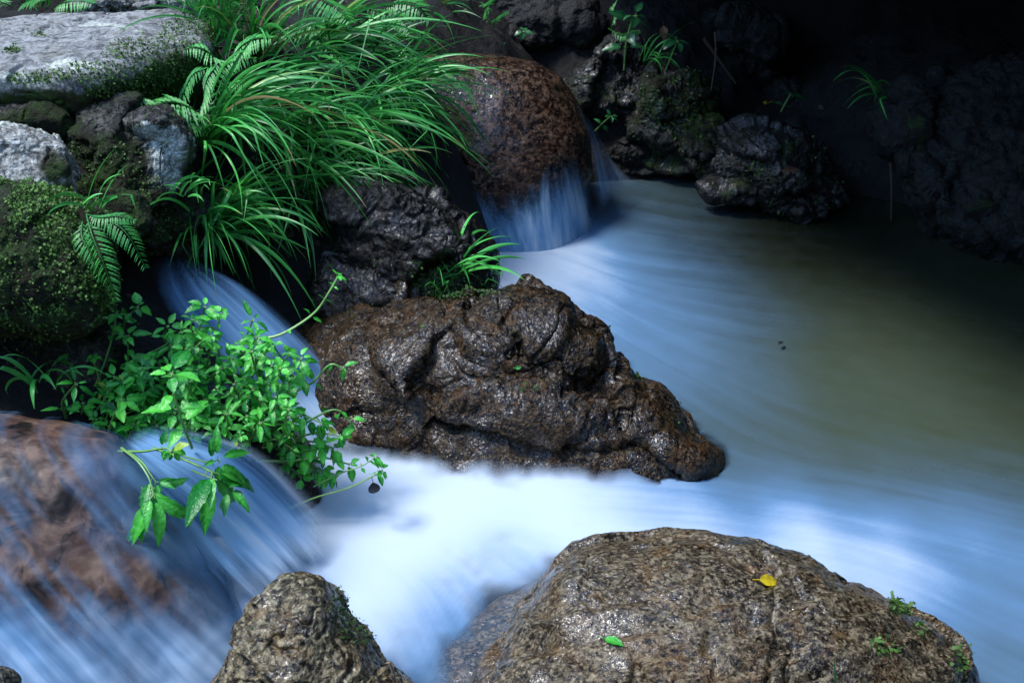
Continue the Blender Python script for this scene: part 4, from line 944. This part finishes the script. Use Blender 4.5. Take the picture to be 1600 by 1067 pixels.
fern('broad fern leaning over the white-patched rock, left of the sedge', [[(330, 200, 2.62), (300, 170, 2.56), (265, 160, 2.52), (225, 172, 2.48)], [(330, 200, 2.62), (320, 160, 2.58), (322, 128, 2.56), (340, 100, 2.55)], [(330, 200, 2.62), (300, 190, 2.56), (270, 192, 2.52), (245, 205, 2.5)]], 9, tintm=.5, wfac=.2)
fern('pale fern at the right end of the broad grey boulder', [[(350, 120, 2.75), (370, 80, 2.72), (395, 62, 2.7), (425, 60, 2.68)], [(350, 120, 2.75), (335, 90, 2.7), (310, 75, 2.68), (285, 78, 2.66)]], 10, tintm=.8, wfac=.18)
fern('fern behind the top sedge, drooping toward the reddish boulder', [[(590, 20, 3.4), (620, 5, 3.35), (650, 10, 3.3), (672, 35, 3.28)], [(590, 20, 3.4), (580, 40, 3.3), (600, 55, 3.28), (625, 75, 3.25)]], 11, tintm=.5, wfac=.18)
# ------------------------------------------------------------------ ground cover and moss (nobody could count it)
def scatter(name, keys, count, size, mask, mat='moss', seed=0, tint=(.5, .3), lift=0.0):
    r = np.random.default_rng(seed + 2000); s = Soup()
    base = [(BV[k][1], BV[k][3]) for k in keys]
    V = np.concatenate([b[0] for b in base]); N = np.concatenate([b[1] for b in base])
    ok = mask(V, N); c = np.flatnonzero(ok)
    if len(c) == 0: return
    c = r.choice(c, count)
    q = (V[c] + r.normal(0, .003, (count, 3)))
    for p, n_ in zip(q, N[c]):
        d = nrm(n_ * r.uniform(.1, .9) + r.normal(0, .7, 3)); L = size * r.uniform(.5, 1.4)
        sd_ = nrm(np.cross(d, n_) + 1e-3) * L * .38
        m_ = p + d * L * .5 + n_ * L * .12
        s.add(np.array([p, m_ + sd_, p + d * L, m_ - sd_]), [[0, 1, 2, 3]], np.clip(r.normal(*tint), 0, 1.3))
    o = s.build(name, mat); tag(o, kind='stuff'); return o
def patch(lst, thr=0.0, nz=-.4, s=30, amp=.8):
    def f(V, N):
        x, y = topix(V); a = np.zeros(len(V))
        for cx, cy, rx, ry in lst: a = np.maximum(a, 1 - np.hypot((x - cx) / rx, (y - cy) / ry))
        return (a + amp * fbm(V * s, 3) * (a > -0.2) > thr + .15) & (N[:, 2] > nz) & (N @ -FWD > -0.1)
    return f
scatter('ground_cover', ['mossy'], 9000, .006, patch([(80, 330, 70, 50), (110, 380, 50, 60), (150, 440, 80, 50), (60, 310, 60, 30), (200, 420, 40, 60)]), seed=1, tint=(.9, .35))
scatter('moss', ['mossy', 'under', 'lich'], 9000, .0055, patch([(60, 420, 120, 110), (200, 430, 60, 90), (180, 300, 70, 100), (240, 350, 60, 70), (60, 560, 100, 60), (100, 620, 100, 50)], amp=1.1), seed=2, tint=(.45, .35))
scatter('moss', ['slab'], 6000, .006, patch([(80, 118, 36, 10), (235, 82, 80, 26), (300, 50, 60, 30), (170, 112, 80, 18), (60, 124, 60, 10), (60, 55, 14, 5), (20, 80, 14, 6), (280, 90, 60, 50), (200, 130, 90, 30)], amp=.3), seed=3, tint=(.45, .3))
scatter('moss', ['dark', 'mid'], 2600, .008, patch([(680, 430, 50, 30), (700, 450, 50, 20), (740, 455, 40, 10)], amp=.3), seed=4, tint=(.25, .25))
scatter('moss', ['far1', 'far2'], 1800, .009, patch([(1060, 170, 70, 60), (1210, 270, 90, 20), (1160, 255, 30, 15)], amp=1.0), seed=5, tint=(.2, .2))
scatter('moss', ['fore'], 500, .008, patch([(1408, 945, 30, 22), (1440, 985, 14, 18), (1380, 1010, 25, 18), (1500, 1030, 22, 30)], thr=.1, amp=.25), seed=6, tint=(.6, .3))
scatter('moss', ['tri'], 500, .005, patch([(535, 950, 25, 40), (560, 990, 30, 20)], amp=.3), seed=7, tint=(.25, .25))
BV['ground'] = BV['ground'][:3] + (vnormals(GV, GF),)
scatter('leaf_litter', ['ground'], 900, .012, patch([(1200, 185, 90, 40), (1290, 230, 60, 40), (1250, 200, 60, 40)], amp=.6), mat='litter', seed=8, tint=(.5, .4))
scatter('leaf_litter', ['ground'], 1500, .018, patch([(420, 120, 260, 160), (500, 300, 160, 120)], amp=.3), mat='litter', seed=9, tint=(.2, .3))

# fallen leaves and small odds and ends
def hit(px, py, keys):
    best = None
    for k in keys:
        h = BV[k][0].ray_cast(Vector(CAM), Vector(ray(px, py)).normalized())
        if h[0] is not None and (best is None or h[3] < best[3]): best = h
    return (np.array(best[0]), np.array(best[1])) if best else (atz(px, py), np.array([0, 0, 1.0]))
def fallen(name, label, px, py, keys, d, L, W, mat, curl=.3, tint=.5, cat='leaf', lift=.004, pos=None, nrm_=None, fold=.25):
    p, n_ = hit(px, py, keys) if pos is None else (pos, np.array([0, 0, 1.0]))
    if nrm_ is not None: n_ = np.asarray(nrm_, float)
    s = Soup(); d = nrm(np.asarray(d, float) - n_ * np.dot(d, n_))
    leaf(s, p + n_ * lift - d * L / 2, d, n_, L, W, curl, tint, n=14, tooth=.03, k=3, fold=fold)
    tube(s, np.array([p + n_ * lift - d * L * .72, p + n_ * lift - d * L * .6, p + n_ * (lift + .001) - d * L * .45]), .0007, tint, 4)
    tag(s.build(name, mat), label, cat)
fallen('fallen_leaf', 'bright yellow fallen leaf lying on the big foreground boulder', 1200, 908, ['fore'], (1, .1, 0), .042, .0105, 'yellow', tint=.7)
fallen('fallen_leaf', 'glossy green fallen leaf on the near boulder, below the milky water', 960, 1004, ['fore'], (.8, -.5, 0), .036, .009, 'herb', tint=.5)
fallen('fallen_leaf', 'tiny pale green leaf stuck on the brown layered rock', 810, 574, ['mid'], (1, .3, 0), .014, .0045, 'fern', tint=1.2)
fallen('floating_leaf', 'dark leaf speck floating on the olive pool', 1220, 537, [], (.5, .8, 0), .026, .006, 'black', pos=atz(1220, 537, .012))
fallen('dead_leaf', 'brown dead leaf caught among the ferns on the green mossy boulder', 143, 388, ['mossy'], (.3, -.3, -1), .075, .010, 'dead', curl=.9, tint=.9, lift=.035)
fallen('dead_leaf', 'curled brown dead leaf at the top of the ferns on the green mossy boulder', 118, 350, ['mossy'], (.9, -.2, -.6), .045, .008, 'dead', curl=1.2, tint=.6, lift=.03)
fallen('dead_leaf', 'reddish dead leaf on the low wet boulder in the shade', 1235, 266, ['far2'], (1, .3, 0), .06, .015, 'dead', tint=.4)
fallen('dead_leaf', 'dead brown leaf hanging in the dark by the leafy sprigs', 1037, 52, [], (.1, -.1, -1), .05, .014, 'dead', pos=at(1037, 52, 3.6), nrm_=(0, -1, .2), tint=.5)
fallen('rotten_leaf', 'crumpled black rotten leaf hanging from the herb stem over the white water', 584, 766, [], (.05, 0, -1), .036, .013, 'black', pos=at(584, 764, 1.85), nrm_=(.3, -1, .3), curl=1.0, fold=.6, tint=.3)
fallen('fallen_leaf', 'yellow sliver of a leaf on the gravel bank in the dark', 1197, 162, ['ground'], (1, 0, 0), .05, .009, 'yellow', tint=.2)
def twig(label, pts_, r, name='twig'):
    s = Soup(); tube(s, catmull([at(*p) for p in pts_], 20), np.linspace(r, r * .5, 20), .5, 5)
    tag(s.build(name, 'twig'), label, 'twig', None)
twig('thin brown twig hanging straight down in the dark', [(1117, 50, 3.55), (1118, 90, 3.55), (1111, 142, 3.55)], .003)
twig('dark slanting branch behind the hanging twig', [(1100, 60, 3.9), (1125, 95, 3.9), (1150, 130, 3.9)], .009, 'branch')
twig('short upright stick beside the wet boulder', [(1391, 255, 3.3), (1393, 290, 3.3), (1392, 345, 3.3)], .004)
gb = Soup()
P_ = arc(hit(1306, 1064, ['fore'])[0], (-.25, -.1, 1), .05, -.6, 14)
ribbon(gb, P_, .0022 * np.linspace(1, .2, 14), np.tile(nrm((1, .3, 0)), (14, 1)), .3, .6)
tag(gb.build('grass_sprig', 'sedge'), 'single green grass blade standing up in front of the big foreground boulder', 'grass')
